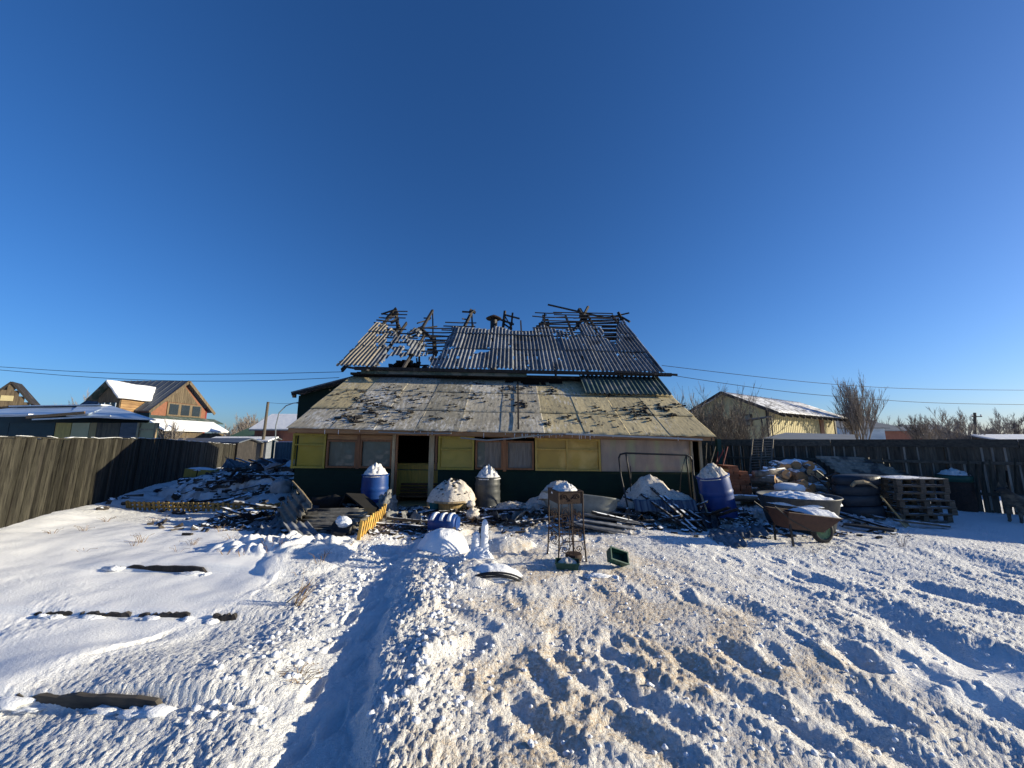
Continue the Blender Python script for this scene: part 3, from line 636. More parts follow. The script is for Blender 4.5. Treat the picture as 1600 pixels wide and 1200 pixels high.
# rafters
def rafter(x, t0, t1, dx=0.0, drop=0.0):
    n = 5; pts = [up_pt(x + dx * i / n + .03 * n3(x, i * .6), lerp(t0, t1, i / n), -.12 - drop * math.sin(math.pi * i / n)) for i in range(n + 1)]
    mb = MB()
    for a, b in zip(pts[:-1], pts[1:]): mb.beam(a, b, .06, .13, up=(0, -.6, .8))
    hpart('rafter', mb, M_char)
for x, t1, dx in ((-5.75, 1.0, 0), (-4.75, .74, 0), (-3.75, .5, .1), (-1.75, .72, 0), (-.7, .84, 0), (.4, .82, 0), (1.5, .96, 0), (2.6, .98, 0), (3.7, 1.0, 0), (4.9, 1.0, 0)): rafter(x, -.02, t1, dx)
# burnt timbers standing up along the old ridge (seen from the yard)
def stick(a, b, ya, yb, w, h=None, n=1, bend=0, m=None, name='burnt_timber'):
    A = P(a[0], a[1], ya); B = P(b[0], b[1], yb); mb = MB(); pr = A
    for i in range(1, n + 1):
        q = A.lerp(B, i / n); q.z += bend * math.sin(math.pi * i / n); mb.beam(pr, q, w, h or w); pr = q
    build(name, mb, m or M_char, HOUSE)
T = [((596, 491), (620, 483), 17, 17, .10, .05), ((604, 497), (619, 481), 17, 17, .12, .06), ((596, 490), (612, 493), 17, 17, .05), ((588, 500), (611, 502), 16.6, 16.9, .05), ((592, 496), (612, 498), 16.6, 16.9, .05), ((584, 504), (604, 507), 16.4, 16.7, .05),
 ((618, 484), (621, 504), 17.2, 17.3, .12), ((620, 502), (622, 536), 17.3, 17.3, .08), ((611, 504), (622, 498), 17, 17.2, .14), ((620, 503), (626, 516), 17, 17.2, .10), ((598, 512), (614, 517), 15.8, 16, .06), ((612, 494), (622, 488), 17, 17, .16, .1),
 ((604, 516), (622, 514), 15.8, 16, .10), ((612, 524), (626, 512), 15.6, 16, .08),
 ((676, 484), (677, 558), 17.3, 17.3, .055), ((676, 485), (660, 512), 17.3, 15.9, .10), ((652, 505), (672, 499), 16.6, 17, .12, .05), ((662, 497), (674, 497), 17, 17, .05), ((640, 519), (660, 510), 15.6, 16, .07), ((646, 515), (683, 510), 16, 16.6, .06),
 ((658, 513), (680, 534), 16, 15.2, .10), ((660, 524), (706, 526), 16, 16.2, .11, .05), ((664, 531), (706, 532), 15.9, 16.1, .06), ((668, 537), (704, 535), 15.8, 16, .06), ((678, 528), (680, 556), 16, 15.8, .14), ((655, 518), (668, 522), 15.8, 16, .16), ((636, 524), (662, 515), 15.7, 15.9, .08), ((634, 530), (660, 520), 15.6, 15.8, .08),
 ((668, 546), (678, 546), 14.8, 15, .08), ((666, 552), (684, 551), 14.7, 15, .08), ((655, 556), (655, 570), 14.2, 14, .07), ((651, 560), (652, 572), 14.2, 14, .05), ((655, 571), (670, 571), 13.4, 13.6, .05),
 ((737, 484), (738, 514), 17.3, 17.3, .07), ((738, 486), (724, 514), 17.3, 16.4, .11), ((722, 487), (740, 488), 17.2, 17.3, .07), ((734, 484), (743, 489), 17.2, 17.3, .11), ((722, 498), (734, 500), 16.8, 17, .05), ((733, 492), (742, 484), 17, 17.2, .05),
 ((789, 486), (786, 512), 17.3, 17.1, .10), ((801, 489), (798, 518), 17.3, 17.2, .09), ((789, 492), (812, 498), 17.2, 17.2, .07), ((781, 499), (803, 507), 17.1, 17.1, .08), ((789, 494), (800, 513), 17.2, 17.1, .05), ((794, 515), (801, 503), 17.1, 17.1, .05), ((786, 505), (800, 515), 17.1, 17.1, .07),
 ((851, 490), (851, 515), 17.3, 17, .07), ((847, 500), (857, 499), 17.2, 17.2, .06), ((849, 493), (854, 492), 17.2, 17.2, .05), ((842, 506), (858, 504), 17, 17.1, .09), ((838, 510), (858, 508), 16.8, 17, .09), ((846, 503), (856, 512), 17, 16.9, .12),
 ((856, 476), (948, 497), 17.6, 17.4, .07), ((905, 483), (918, 508), 17.5, 17.0, .15), ((919, 479), (904, 508), 17.5, 17.1, .10), ((896, 497), (972, 495), 17.1, 17.3, .05), ((948, 497), (983, 489), 17.4, 17.4, .06), ((966, 488), (972, 500), 17.4, 17.3, .12), ((856, 505), (910, 503), 17, 17, .06), ((906, 508), (894, 516), 16.9, 16.4, .12), ((905, 494), (918, 497), 17.1, 17.1, .16), ((902, 504), (912, 520), 17, 16.4, .14),
 ((857, 511), (896, 512), 16.5, 16.6, .06), ((912, 501), (974, 500), 17, 17, .06), ((912, 506), (966, 505), 16.9, 16.9, .06), ((940, 511), (964, 511), 16.6, 16.6, .07), ((942, 517), (964, 517), 16.3, 16.3, .08), ((944, 524), (965, 524), 16, 16, .09), ((948, 530), (966, 530), 15.6, 15.6, .09), ((972, 496), (984, 503), 17, 16.8, .10), ((966, 498), (966, 538), 17, 15.4, .09)]
for a in T: stick(*a)
# heap of scorched stuff standing on the attic floor, and the metal chimney
mb = MB()
for i in range(26):
    px = random.uniform(613, 664); top = 560 + abs(px - 634) * .25 + random.uniform(0, 8); A = P(px, 586, 14.2); B = P(px + random.uniform(-8, 8), top, 14.2 + random.uniform(-.5, .5)); mb.beam(A, B, random.uniform(.05, .2), random.uniform(.04, .16))
build('scorched_heap', mb, M_char, HOUSE)
c = P(771.5, 497, 16.2); ch = build('chimney_pipe', MB().lathe([(.155, -2.4), (.155, -.05)], 18, c), M_iron, HOUSE, smooth=False)
build('chimney_cap', MB().lathe([(.02, .16), (.19, .08), (.36, -.02), (.34, -.05), (.05, -.0)], 18, c), M_rust, ch)
mb = MB()
for k in range(3): mb.box((c.x + .12 * math.cos(k * 2.1), c.y + .12 * math.sin(k * 2.1), c.z - .08), (.025, .02, .14))
build('cap_bracket', mb, M_iron, ch)
# eave beam, the dark gap boards, ragged felt
hpart('eave_beam', MB().beam((-5.3, 12.22, 4.00), (5.35, 12.22, 4.00), .10, .11), M_char)
hpart('eave_board', MB().beam((3.4, 12.1, 4.05), (5.5, 12.1, 3.98), .05, .07), M_char)
hpart('eave_board', MB().beam((-5.6, 12.3, 4.05), (-4.8, 12.1, 3.93), .14, .06), M_char)
hpart('soffit_board', MB().box((-2.3, 12.28, 3.90), (5.6, .03, .12)), M_greenroof)
for i in range(30):
    pass
# dark green corrugated strip over the right end
vs = []; fs = []; nx = 150
for j in range(5):
    b = j / 4
    for i in range(nx + 1):
        a = i / nx; x = lerp(2.30, 5.0, a); vs.append((x, lerp(11.45, 12.5, b), lerp(3.22, 3.98, b) + .024 * math.cos(a * 18 * 2 * math.pi)))
for j in range(4):
    for i in range(nx): a = j * (nx + 1) + i; fs.append((a, a + 1, a + nx + 2, a + nx + 1))
hpart('lower_sheet', MB().add(vs, fs), M_greenroof, smooth=True, solid=.008, label='dark green corrugated strip below the upper eave')
# gutters: a sagging grey strip and a pale rail
pts = [P(720, 684, 9.2), P(760, 688, 9.15), (P(800, 685, 9.15)), P(835, 681, 9.2), P(872, 678, 9.2), P(905, 679, 9.2)]
mb = MB()
for a, b in zip(pts[:-1], pts[1:]): mb.beam(a, b, .08, .035)
build('bent_gutter', mb, M_galv, HOUSE)
mb = MB()
for a, b in zip([(884, 678), (960, 681), (1040, 684)], [(960, 681), (1040, 684), (1097, 687)]): mb.beam(P(*a, 9.12), P(*b, 9.12), .05, .04)
build('gutter', mb, M_gutter, HOUSE)
pts = [P(592, 675, 9.2), P(640, 677, 9.2), P(705, 677, 9.2)]
mb = MB()
for a, b in zip(pts[:-1], pts[1:]): mb.beam(a, b, .06, .03)
build('bent_gutter', mb, M_galv, HOUSE)
hpart('bracket_rod', MB().tube([P(1112, 684, 9.3), P(1112, 694, 9.3)], .01, 5), M_iron, warp=False)
# fallen char on the veranda roof: clusters the eye reads as one scatter
mb = MB(); rr = random.Random(12)
cl = [(565, 620, 22, 14, 34), (590, 640, 24, 12, 34), (545, 655, 20, 8, 45), (610, 612, 14, 8, 30), (640, 645, 14, 8, 24), (680, 655, 12, 5, 16), (700, 640, 10, 6, 14), (752, 600, 9, 3, 16), (805, 609, 22, 4, 60), (860, 612, 9, 6, 30), (815, 633, 12, 4, 26), (886, 653, 7, 2, 12), (828, 653, 5, 2, 9), (855, 662, 6, 4, 14),
 (952, 620, 9, 3, 16), (985, 618, 10, 3, 18), (1003, 645, 13, 12, 60), (1035, 638, 12, 6, 34), (1050, 650, 8, 4, 20), (1060, 634, 14, 3, 16), (925, 676, 4, 2, 6), (600, 662, 30, 4, 24), (770, 622, 60, 18, 40), (960, 650, 60, 20, 40), (650, 620, 60, 14, 50), (560, 640, 60, 24, 60), (735, 655, 5, 3, 10)]
for cx, cy, sx, sy, n in cl:
    for i in range(n):
        px = rr.gauss(cx, sx * .55); py = rr.gauss(cy, sy * .55)
        # intersect view ray with the roof plane
        lo, hi = 0.0, 1.0
        for _ in range(24):
            md = (lo + hi) / 2; q = low_pt(0, md, 0); x = P(px, py, q.y)
            if x.z > hw(Vector((x.x, q.y, q.z))).z: lo = md
            else: hi = md
        q = low_pt(x.x, lo, .035); s = rr.uniform(.012, .055) * (1.2 if n > 25 else 1)
        rot = Matrix.Rotation(rr.uniform(0, 6.3), 3, 'Z') @ Matrix.Rotation(rr.uniform(-.6, .6), 3, 'X') @ Matrix.Rotation(.5, 3, 'X')
        if lo > .01 and lo < .97: mb.box(q, (s * rr.uniform(1, 3), s * rr.uniform(.5, 1.1), s * rr.uniform(.2, .7)), rot)
hpart('char_flakes', mb, M_char, kind='stuff')
# small soot and ice streaks hanging from the eave
mb = MB()
for i in range(40):
    x = rr.uniform(.0, 2.2) if i < 22 else rr.uniform(-5.4, 5); l = rr.uniform(.03, .12); p = low_pt(x, .0, -.02); mb.beam(p, p - Vector((0, 0, l)), .008, .008)
hpart('icicles', mb, M_snowcap, kind='stuff')
# ------------------------------------------------------------------ fences
def fence_line(p0, d, s): return (p0[0] + d[0] * s, p0[1] + d[1] * s)
FL = thing('board_fence', 'long grey weathered close board fence running back along the left of the yard', 'fence', (-8.85, 6.75, 0))
fd0 = Vector((-.55, 1, 0)).normalized(); fnorm = Vector((fd0.y, -fd0.x, 0))       # towards the yard
s = -3.6; k = 0; fr = random.Random(21); cap = []
while s < 43:
    w = (.135 if s < 24 else .26) + fr.uniform(-.012, .018); b = Vector((-8.85, 6.75, 0)) + fd0 * (s + w / 2); h = 1.74 + fr.uniform(-.022, .02) - .36 * min(1, max(0, (s - 7) / 17)) + .0 * s
    if s > 24: h += .30 * min(1, (s - 24) / 9)
    g0 = -.1; lean = .085 + fr.uniform(-.012, .012)
    mb = MB(); t = .022; off = fnorm * fr.uniform(0, .022)
    vs = []
    for zz, l in ((g0, 0), (h, lean * h)):
        for a, c in ((-1, -1), (1, -1), (1, 1), (-1, 1)): vs.append(b + fd0 * (a * w / 2 * (.985) + l) + fnorm * (c * t / 2) + off + Vector((0, 0, zz)))
    mb.add(vs, [(3, 2, 1, 0), (4, 5, 6, 7), (0, 1, 5, 4), (1, 2, 6, 5), (2, 3, 7, 6), (3, 0, 4, 7)])
    build('board', mb, M_fence, FL); cap.append(b + fd0 * (lean * h) + Vector((0, 0, h + .012)) + off * .3)
    s += w + fr.uniform(.004, .014); k += 1
mb = MB()
for a, b in zip(cap[::6], cap[6::6]): mb.beam(a, b, .07, .022)
build('top_strip', mb, M_fence, FL, label='thin weathered top strip dusted with snow')
mb = MB()
for z in (.45, 1.3):
    mb.beam(Vector((-8.85, 6.75, z)) + fd0 * -3.6 - fnorm * .05, Vector((-8.85, 6.75, z * .85)) + fd0 * 33 - fnorm * .05, .05, .08)
build('rail', mb, M_fence, FL)
mb = MB()
for a, b in zip(cap[::2], cap[2::2]):
    if fr.random() < .8: mb.beam(a + Vector((0, 0, .014)), b + Vector((0, 0, .014)), .05, fr.uniform(.006, .016))
build('snow_line', mb, M_snowcap, FL, kind='stuff')

M_slat = wood('painted_lit_edge', (.30, .27, .23), (.13, .115, .10), rand=.3)  # pale tone painted for sunlight catching the board edges
FR = thing('board_fence', 'dark board fence with three rails and gaps along the right side of the yard', 'fence', (11.9, 8.94, 0))
d1 = Vector((-1.5, 1, 0)).normalized(); nrm = Vector((-d1.y, d1.x, 0));
if nrm.y > 0: nrm = -nrm
O = Vector((11.9, 8.94, 0)); fr = random.Random(4); s = -6.8
while s < 6.6:
    w = .115 + fr.uniform(-.02, .02); gap = fr.choice([.004, .006, .01, .012, .02, .035]); b = O + d1 * (s + w / 2) + nrm * .02
    mb = MB(); h = 1.60 + fr.uniform(-.03, .02); vs = []
    for zz in (-.1, h):
        for a, c in ((-1, -1), (1, -1), (1, 1), (-1, 1)): vs.append(b + d1 * (a * w / 2 + (.02 * fr.uniform(-1, 1) if c > 0 else 0) * 0 + lean * 0) + nrm * (c * .012) + Vector((0, 0, zz)))
    mb.add(vs, [(3, 2, 1, 0), (4, 5, 6, 7), (0, 1, 5, 4), (1, 2, 6, 5), (2, 3, 7, 6), (3, 0, 4, 7)])
    build('board', mb, M_fence_r, FR); s += w + gap
for z, hh, th in ((1.63, .20, .03), (1.16, .07, .05), (.42, .07, .05)):
    a = O + d1 * -6.9; e = O + d1 * 6.7
    for q in range(4):
        p = a.lerp(e, q / 4) + nrm * (.06); r = a.lerp(e, (q + 1) / 4 - .001) + nrm * .06; p.z = z + fr.uniform(-.008, .008); r.z = z + fr.uniform(-.008, .008)
        build('rail', MB().beam(p, r, th, hh), M_rail, FR)
for q in range(6):
    p = O + d1 * (-6.4 + 2.5 * q) - nrm * .07; build('post', MB().box((p.x, p.y, .75), (.1, .1, 1.75), Matrix.Rotation(math.atan2(d1.y, d1.x), 3, 'Z')), M_rail, FR)
fr2 = random.Random(8); s2 = -6.6
while s2 < 6.4:
    b = O + d1 * s2 + nrm * .035; b.z = 1.06 + fr2.uniform(-.03, .03); hi = fr2.random()
    z0_, z1_ = (.42, 1.15) if hi < .35 else ((1.18, 1.56) if hi < .6 else (.05, 1.56))
    build('slat', MB().beam((b.x, b.y, z0_), (b.x + fr2.uniform(-.02, .02), b.y, z1_), .022 + fr2.uniform(0, .018), .02, up=nrm), M_slat, FR); s2 += fr2.uniform(.17, .32)  # narrow pale strips added in place of sunlit board edges
for px, y0, y1 in ((1499, 738, 778), (1512, 720, 776), (1524, 724, 775), (1534, 722, 772), (1545, 718, 772), (1556, 728, 773), (1571, 735, 776), (1584, 716, 775)):     # splintered pale slats on the yard side
    Y = O.y + (1552 - px) * .006 - .02; A = P(px + fr.uniform(-1, 1), y1, Y - .0); B = P(px - 2, y0, Y - .0)
    build('slat', MB().beam(A + nrm * .1, B + nrm * .1, .03, .02), M_fence, FR)
# plain dark sheet fence left of it, behind the firewood
FB = thing('low_dark_fence', 'low dark board fence behind the firewood, ending at a green post', 'fence', (7.0, 12.4, 0))
A = Vector((5.6, 13.0, 0)); B = O + d1 * 6.7; n = 34
for i in range(n):
    p = A.lerp(B, (i + .5) / n); w = (B - A).length / n; build('board', MB().box((p.x, p.y, .75), (w * .96, .02, 1.55 + fr.uniform(-.05, .05)), Matrix.Rotation(math.atan2((B - A).y, (B - A).x), 3, 'Z')), M_fence_r, FB)
build('rail', MB().beam(A + Vector((0, -.04, 1.1)), B + Vector((0, -.04, 1.1)), .04, .07), M_rail, FB)
gp = P(1122, 690, 11.8); solo('green_post', MB().box((gp.x, gp.y, .82), (.12, .12, 1.85)), M_crate, 'green square post standing behind the brick stack', 'post')
# sheet metal fence past the left corner of the house
mf = thing('sheet_metal_fence', 'grey blue sheet metal fence with green posts behind the left corner of the house', 'fence', (-9, 17, 0))
for i in range(12):
    a = P(431, 690, 17.5); x0 = a.x + i * .28; mb = MB()
    vs = [];
    for z in (-.1, 1.62):
        for j in range(7): vs.append((x0 + j * .28 / 6, 17.5 + (.018 if j % 3 else -.018), z))
    mb.add(vs, [(j, j + 1, j + 8, j + 7) for j in range(6)]); build('sheet', mb, M_galv, mf, solid=.004)
for x in (0, 1.7, 3.4): build('post', MB().box((P(429, 690, 17.5).x + x, 17.42, .8), (.09, .06, 1.8)), M_crate, mf)
build('snow_line', MB().box((P(429, 690, 17.5).x + 1.7, 17.5, 1.64), (3.4, .06, .03)), M_snowcap, mf)

# ------------------------------------------------------------------ neighbours
M_brickwall = mat('orange_brick_wall', (0.23, 0.10, 0.06), (0.16, 0.07, 0.045), rough=0.9, scale=6)
M_bluegrey = mat('blue_grey_roof', (0.10, 0.115, 0.14), (0.06, 0.07, 0.09), rough=0.5, scale=2, stretch=(1, .2, .2))
M_oldplank = wood('old_plank', (0.16, 0.125, 0.08), (0.06, 0.045, 0.032), scale=9, rand=.15)
M_oldplankx = wood('old_log_wall', (0.38, 0.24, 0.11), (0.16, 0.09, 0.05), axis='y', scale=9)
M_roofsnow = mat('roof_snow', (0.84, 0.85, 0.87), (0.74, 0.75, 0.78), rough=.7, scale=3, bump=.5, bdist=.05)
M_tin = mat('snowy_tin', (0.55, 0.62, 0.7), (0.28, 0.36, 0.46), rough=.35, scale=1.6, stretch=(.3, 2, 1), metal=.2, spec=.5)
M_yellowwall = mat('cream_plank_wall', (0.50, 0.43, 0.24), (0.42, 0.36, 0.20), rough=.8, scale=3)
M_dkglass = mat('dark_glass', (0.02, 0.025, 0.03), (0.012, 0.015, 0.018), rough=.12, scale=1, spec=.6)
M_greenwall = mat('dark_green_wall', (0.02, 0.05, 0.055), (0.015, 0.035, 0.04), rough=.6, scale=2)
def quad(mb, *p): return mb.add([Vector(q) for q in p], [tuple(range(len(p)))])
# dormer house
H1 = thing('dormer_house', 'orange brick house with a dark slate roof and a snowy dormer, beyond the left fence', 'house', (-32, 33, 0))
xg, xw = -29.7, -35.6; yf, yr, ym = 29.8, 36.2, 33.0; zr_, ze = 7.0, 4.05
mb = MB(); quad(mb, (xg, yf + .5, 0), (xg, yr - .5, 0), (xg, yr - .5, ze + .4), (xg, ym, zr_ - .15), (xg, yf + .5, ze + .4)); quad(mb, (xw, yf + .5, 0), (xg, yf + .5, 0), (xg, yf + .5, ze + .4), (xw, yf + .5, ze + .4)); build('wall', mb, M_brickwall, H1, solid=.2)
for i in range(22):                                       # vertical gable planks above the window, each its own
    yy = lerp(ym - 2.0, ym + 2.0, (i + .5) / 22); zt = zr_ - .45 - abs(yy - ym) * .92; 
    if zt > 5.05: build('plank', MB().box((xg + .14, yy, (zt + 5.0) / 2), (.05, .165, zt - 5.0)), M_oldplank, H1)
wf = build('window', MB().box((xg + .13, ym + .35, 4.38), (.08, 3.5, 1.15)), M_oldplank, H1)
for k in (-1.15, -.0, 1.15): build('pane', MB().box((xg + .18, ym + .35 + k, 4.38), (.03, .85, .9)), M_dkglass, wf)
mb = MB(); quad(mb, (xw, yf, ze), (xg + .5, yf, ze), (xg + .5, ym, zr_), (xw, ym, zr_)); rf = build('roof', mb, M_bluegrey, H1, solid=.1)
mb = MB(); quad(mb, (xw, ym, zr_), (xg + .5, ym, zr_), (xg + .5, yr, ze + .35), (xw, yr, ze + .35)); build('roof', mb, M_bluegrey, H1, solid=.1)
for k in range(12):
    x = lerp(xw, xg + .45, k / 11); build('roof_seam', MB().beam((x, yf, ze + .07), (x, ym, zr_ + .07), .03, .05), M_bluegrey, rf)
build('bargeboard', MB().beam((xg + .52, yf - .1, ze - .1), (xg + .52, ym, zr_ - .05), .06, .22), M_oldplank, H1); build('bargeboard', MB().beam((xg + .52, yr + .1, ze + .2), (xg + .52, ym, zr_ - .05), .06, .26), M_oldplank, H1)
build('corner_board', MB().box((xg + .02, yr - .45, 3.5), (.2, .16, 3.2)), M_red, H1)
dx0, dx1 = P(153, 620, 28.6).x, P(187, 620, 28.6).x; dm = (dx0 + dx1) / 2
dr = build('dormer', MB().add([(dx0, 28.7, 3.2), (dx1, 28.7, 3.2), (dx1, 28.7, 5.0), (dm, 28.7, 6.1), (dx0, 28.7, 5.0), (dx1, 31.8, 5.0), (dx1, 30.3, 3.2)], [(0, 1, 2, 3, 4)]), M_oldplank, H1, solid=.05)
for k in range(9):
    z = 3.3 + k * .19; build('log', MB().beam((dx1, 28.72, z), (dx1, 31.3 + .0, z), .12, .175), M_oldplankx, dr)
build('window', MB().box((dm, 28.62, 4.1), (1.3, .06, 1.0)), M_dkglass, dr)
for k in (-.65, -.22, .22, .65): build('glazing_bar', MB().box((dm + k, 28.57, 4.1), (.06, .04, 1.0)), M_tin, dr)
mb = MB(); quad(mb, (dx0 - .45, 28.2, 4.75), (dm, 28.2, 6.25), (dm, 32.2, 6.25), (dx0 - .45, 32.2, 4.75)); build('dormer_roof', mb, M_greenroof, dr, solid=.06)
mb = MB(); NX = 16; vs = []; fs = []
for j in range(NX + 1):
    for i in range(NX + 1):
        a = i / NX; b = j / NX; x = lerp(dm, dx1 + .35, b); y = lerp(28.2, 32.6 - .6 * b + .5 * n3(b * 3, 1, 2), a); z = lerp(6.3, 4.95, b) + .07 * n3(a * 3, b * 3); vs.append((x, y, z))
for j in range(NX):
    for i in range(NX): a = j * (NX + 1) + i; fs.append((a, a + 1, a + NX + 2, a + NX + 1))
build('roof_snow', MB().add(vs, fs), M_roofsnow, dr, solid=.16, smooth=True)
pA, pB = P(255, 672, 29.5), P(331, 672, 34.5)
mb = MB(); quad(mb, (xg + .1, 29.6, 3.75), (xg + 1.1, 29.6, 3.3), (xg + 1.1, 36.8, 3.3), (xg + .1, 36.8, 3.75)); build('porch_roof', mb, M_greenroof, H1, solid=.08)
mb = MB(); quad(mb, (xg + 1.0, 29.0, 3.38), (xg + 2.6, 29.0, 2.5), (xg + 2.6, 35.6, 2.5), (xg + 1.0, 35.6, 3.38)); build('porch_snow', mb, M_roofsnow, H1, solid=.14)
build('porch_wall', MB().box((xg + 1.2, 32.4, 1.2), (2.2, 6.0, 2.3)), M_oldplank, H1)
# far left gable
H2 = thing('plank_gable_house', 'small grey plank gable with a dark roof at the far left edge', 'house', (-40, 29, 0))
c = P(19, 596, 29); dd = Vector((.80, .60, 0)); 
hw2 = 1.75; apex = Vector((c.x, c.y, c.z - .1)); L_ = apex - dd * hw2; R_ = apex + dd * hw2
for k in range(11):
    a = -hw2 + (k + .5) * 2 * hw2 / 11; zt = apex.z - .15 - abs(a) * 1.42; q_ = apex + dd * a; build('plank', MB().box((q_.x, q_.y, zt / 2), (2 * hw2 / 11 * .97, .05, zt), Matrix.Rotation(math.atan2(dd.y, dd.x), 3, 'Z')), M_oldplank, H2)
bk = Vector((-.60, .80, 0)) * 1.6
for sg in (-1, 1):
    e = apex + dd * (sg * (hw2 + .25)); e.z = apex.z - (hw2 + .25) * 1.42 + .1; f0 = -bk * .07
    mb = MB(); quad(mb, apex + f0 + Vector((0, 0, .05)), e + f0, e + bk, apex + bk + Vector((0, 0, .05))); build('roof', mb, M_char, H2, solid=.12)
build('vent', MB().box((apex.x - .03, apex.y - .08, apex.z - 1.25), (.62, .06, .42), Matrix.Rotation(math.atan2(dd.y, dd.x), 3, 'Z')), M_yellowwall, H2)
# long patched shed
H3 = thing('patched_shed', 'long low shed with patched blue, olive and yellow walls and a snow streaked tin roof', 'shed', (-20, 17, 0))
def shx(px, Y=17.0): return P(px, 670, Y).x
panels = [(-70, 14, M_greenwall), (14, 86, M_greenwall), (87, 112, M_ywood), (112, 140, M_yellowwall), (140, 151, M_post), (151, 188, M_oldplank), (188, 219, M_bluegrey), (219, 247, M_yellowwall)]
for a, b, m in panels: build('wall_panel', MB().box(((shx(a) + shx(b)) / 2, 17.0 + .01 * (a % 3), 1.25), (shx(b) - shx(a) - .03, .06, 2.5)), m, H3)
for i in range(5): build('shutter_slat', MB().box((shx(203), 16.94, 1.75 + i * .13), (.75, .02, .1)), M_bluegrey, H3)
build('frame_bar', MB().box((shx(233), 16.93, 2.2), (shx(247) - shx(219), .05, .07)), M_pale, H3)
for px in (219, 246): build('corner_post', MB().box((shx(px), 16.92, 1.25), (.09, .07, 2.5)), M_pale, H3)
mb = MB(); quad(mb, (shx(-90), 16.6, 2.72), (shx(150), 16.6, 2.86), (shx(165, 19.5), 19.5, 3.48), (shx(-90), 19.5, 3.42)); build('roof', mb, M_tin, H3, solid=.07)
mb = MB(); quad(mb, (shx(118), 16.55, 2.80), (shx(253), 16.55, 2.62), (shx(170, 19.5), 19.4, 3.50), (shx(120, 19.5), 19.4, 3.50)); build('roof', mb, M_tin, H3, solid=.06, label='pale blue metal end of the shed roof')
mb = MB(); quad(mb, (shx(253), 16.55, 2.60), (shx(170, 19.5), 19.4, 3.50), (shx(250, 20.5), 20.2, 2.8)); build('roof', mb, M_bluegrey, H3, solid=.06)
build('snow_band', MB().beam((shx(-90), 16.64, 2.80), (shx(60), 16.64, 2.86), .18, .05), M_roofsnow, H3)
build('snow_band', MB().beam((shx(-90), 19.3, 3.46), (shx(160, 19.3), 19.3, 3.53), .5, .05), M_roofsnow, H3)
build('eave_plank', MB().beam((shx(60), 16.5, 2.72), (shx(148), 16.5, 2.93), .04, .12), M_cut, H3); build('eave_plank', MB().beam((shx(72), 16.45, 2.62), (shx(190), 16.45, 2.78), .04, .06), M_white, H3)
build('side_wall', MB().add([(shx(247), 17, 0), (shx(243, 19.4), 19.4, 0), (shx(243, 19.4), 19.4, 2.4), (shx(247), 17, 2.5)], [(0, 1, 2, 3)]), M_greenwall, H3, solid=.05); build('rear_wall', MB().box((-26, 19.4, 1.6), (14, .06, 3.1)), M_greenwall, H3)
# low roofs and small things between fence and house
def simple_house(name, label, cx, cy, w, d, ze, zr, mw, mr, cat='shed', hip=False, snow=None, rz=0.0):
    t = thing(name, label, cat, (cx, cy, 0), rz)
    mb = MB().box((0, 0, ze / 2), (w, d, ze))
    if not hip: mb.add([(-w / 2, -d / 2, ze), (w / 2, -d / 2, ze), (w / 2, d / 2, ze), (-w / 2, d / 2, ze), (-w / 2, 0, zr), (w / 2, 0, zr)], [(1, 2, 5), (3, 0, 4)])
    build('wall', mb, mw, t, world=False)
    o = .3; mb = MB(); r = 0 if hip else w / 2 + o; r = .02 if hip else r
    mb.add([(-w / 2 - o, -d / 2 - o, ze - .05), (w / 2 + o, -d / 2 - o, ze - .05), (w / 2 + o, d / 2 + o, ze - .05), (-w / 2 - o, d / 2 + o, ze - .05), (-r, 0, zr), (r, 0, zr)], [(0, 1, 5, 4), (2, 3, 4, 5)] + ([(1, 2, 5), (3, 0, 4)] if hip else []))
    build('roof', mb, mr, t, world=False, solid=.08)
    if snow: mb = MB().add([(-w / 2 - o, -d / 2 - o, ze + .03), (w / 2 + o, -d / 2 - o, ze + .03), (r, 0, zr + .08), (-r, 0, zr + .08)], [(0, 1, 2, 3)]); build('roof_snow', mb, M_roofsnow, t, world=False, solid=.1)
    return t
M_hazegreen = mat('hazed_green_roof', (0.10, 0.17, 0.11), (0.07, 0.13, 0.09), rough=.6, scale=3)  # distance haze is mixed into these three muted colours
M_hazered = mat('hazed_brick', (0.26, 0.11, 0.075), (0.2, 0.085, 0.06), rough=.8, scale=3)
M_hazegrey = mat('hazed_slate', (0.17, 0.19, 0.22), (0.12, 0.135, 0.16), rough=.7, scale=2)
simple_house('pyramid_roof_cabin', 'small cabin with a green pyramid roof beside the left utility pole', P(398, 690, 38).x, 38, 3.0, 3.0, 1.9, P(399, 664, 38).z, M_white, M_hazegreen, 'cabin', True)
simple_house('low_snowy_shed', 'low shed with a snowy flat roof seen over the far end of the left fence', P(372, 690, 30).x, 31, 4.6, 2.0, 1.62, 1.9, M_hazegrey, M_bluegrey, 'shed', False, True)
simple_house('long_dark_shed', 'long dark low shed right behind the shaded left fence', P(318, 690, 27).x, 28, 5.0, 2.0, 1.6, 1.85, M_char, M_bluegrey, 'shed')
simple_house('far_cottage', 'far cottage with a snow dusted roof just left of the burnt house', P(462, 690, 34).x, 34, 4.2, 5.0, 2.6, 4.0, M_hazered, M_hazegrey, 'house', False, True)
simple_house('far_brick_house', 'far red brick house with a grey hipped roof behind the tall bare tree', P(1370, 690, 46).x, 48, 8.0, 6.0, 2.9, P(1365, 654, 46).z, M_hazered, M_hazegrey, 'house', True)
simple_house('blue_roof_shed', 'flat shed with a blue snow edged roof at the far right edge', P(1600, 690, 24).x, 24.5, 5.0, 3.0, 1.62, 1.98, M_oldplank, M_bluegrey, 'shed', False, True)
simple_house('far_violet_house', 'small far house with a violet roof right of the brick one', P(1440, 690, 60).x, 60, 6.0, 5.0, 2.2, 4.2, M_hazered, M_hazegrey, 'house', False)
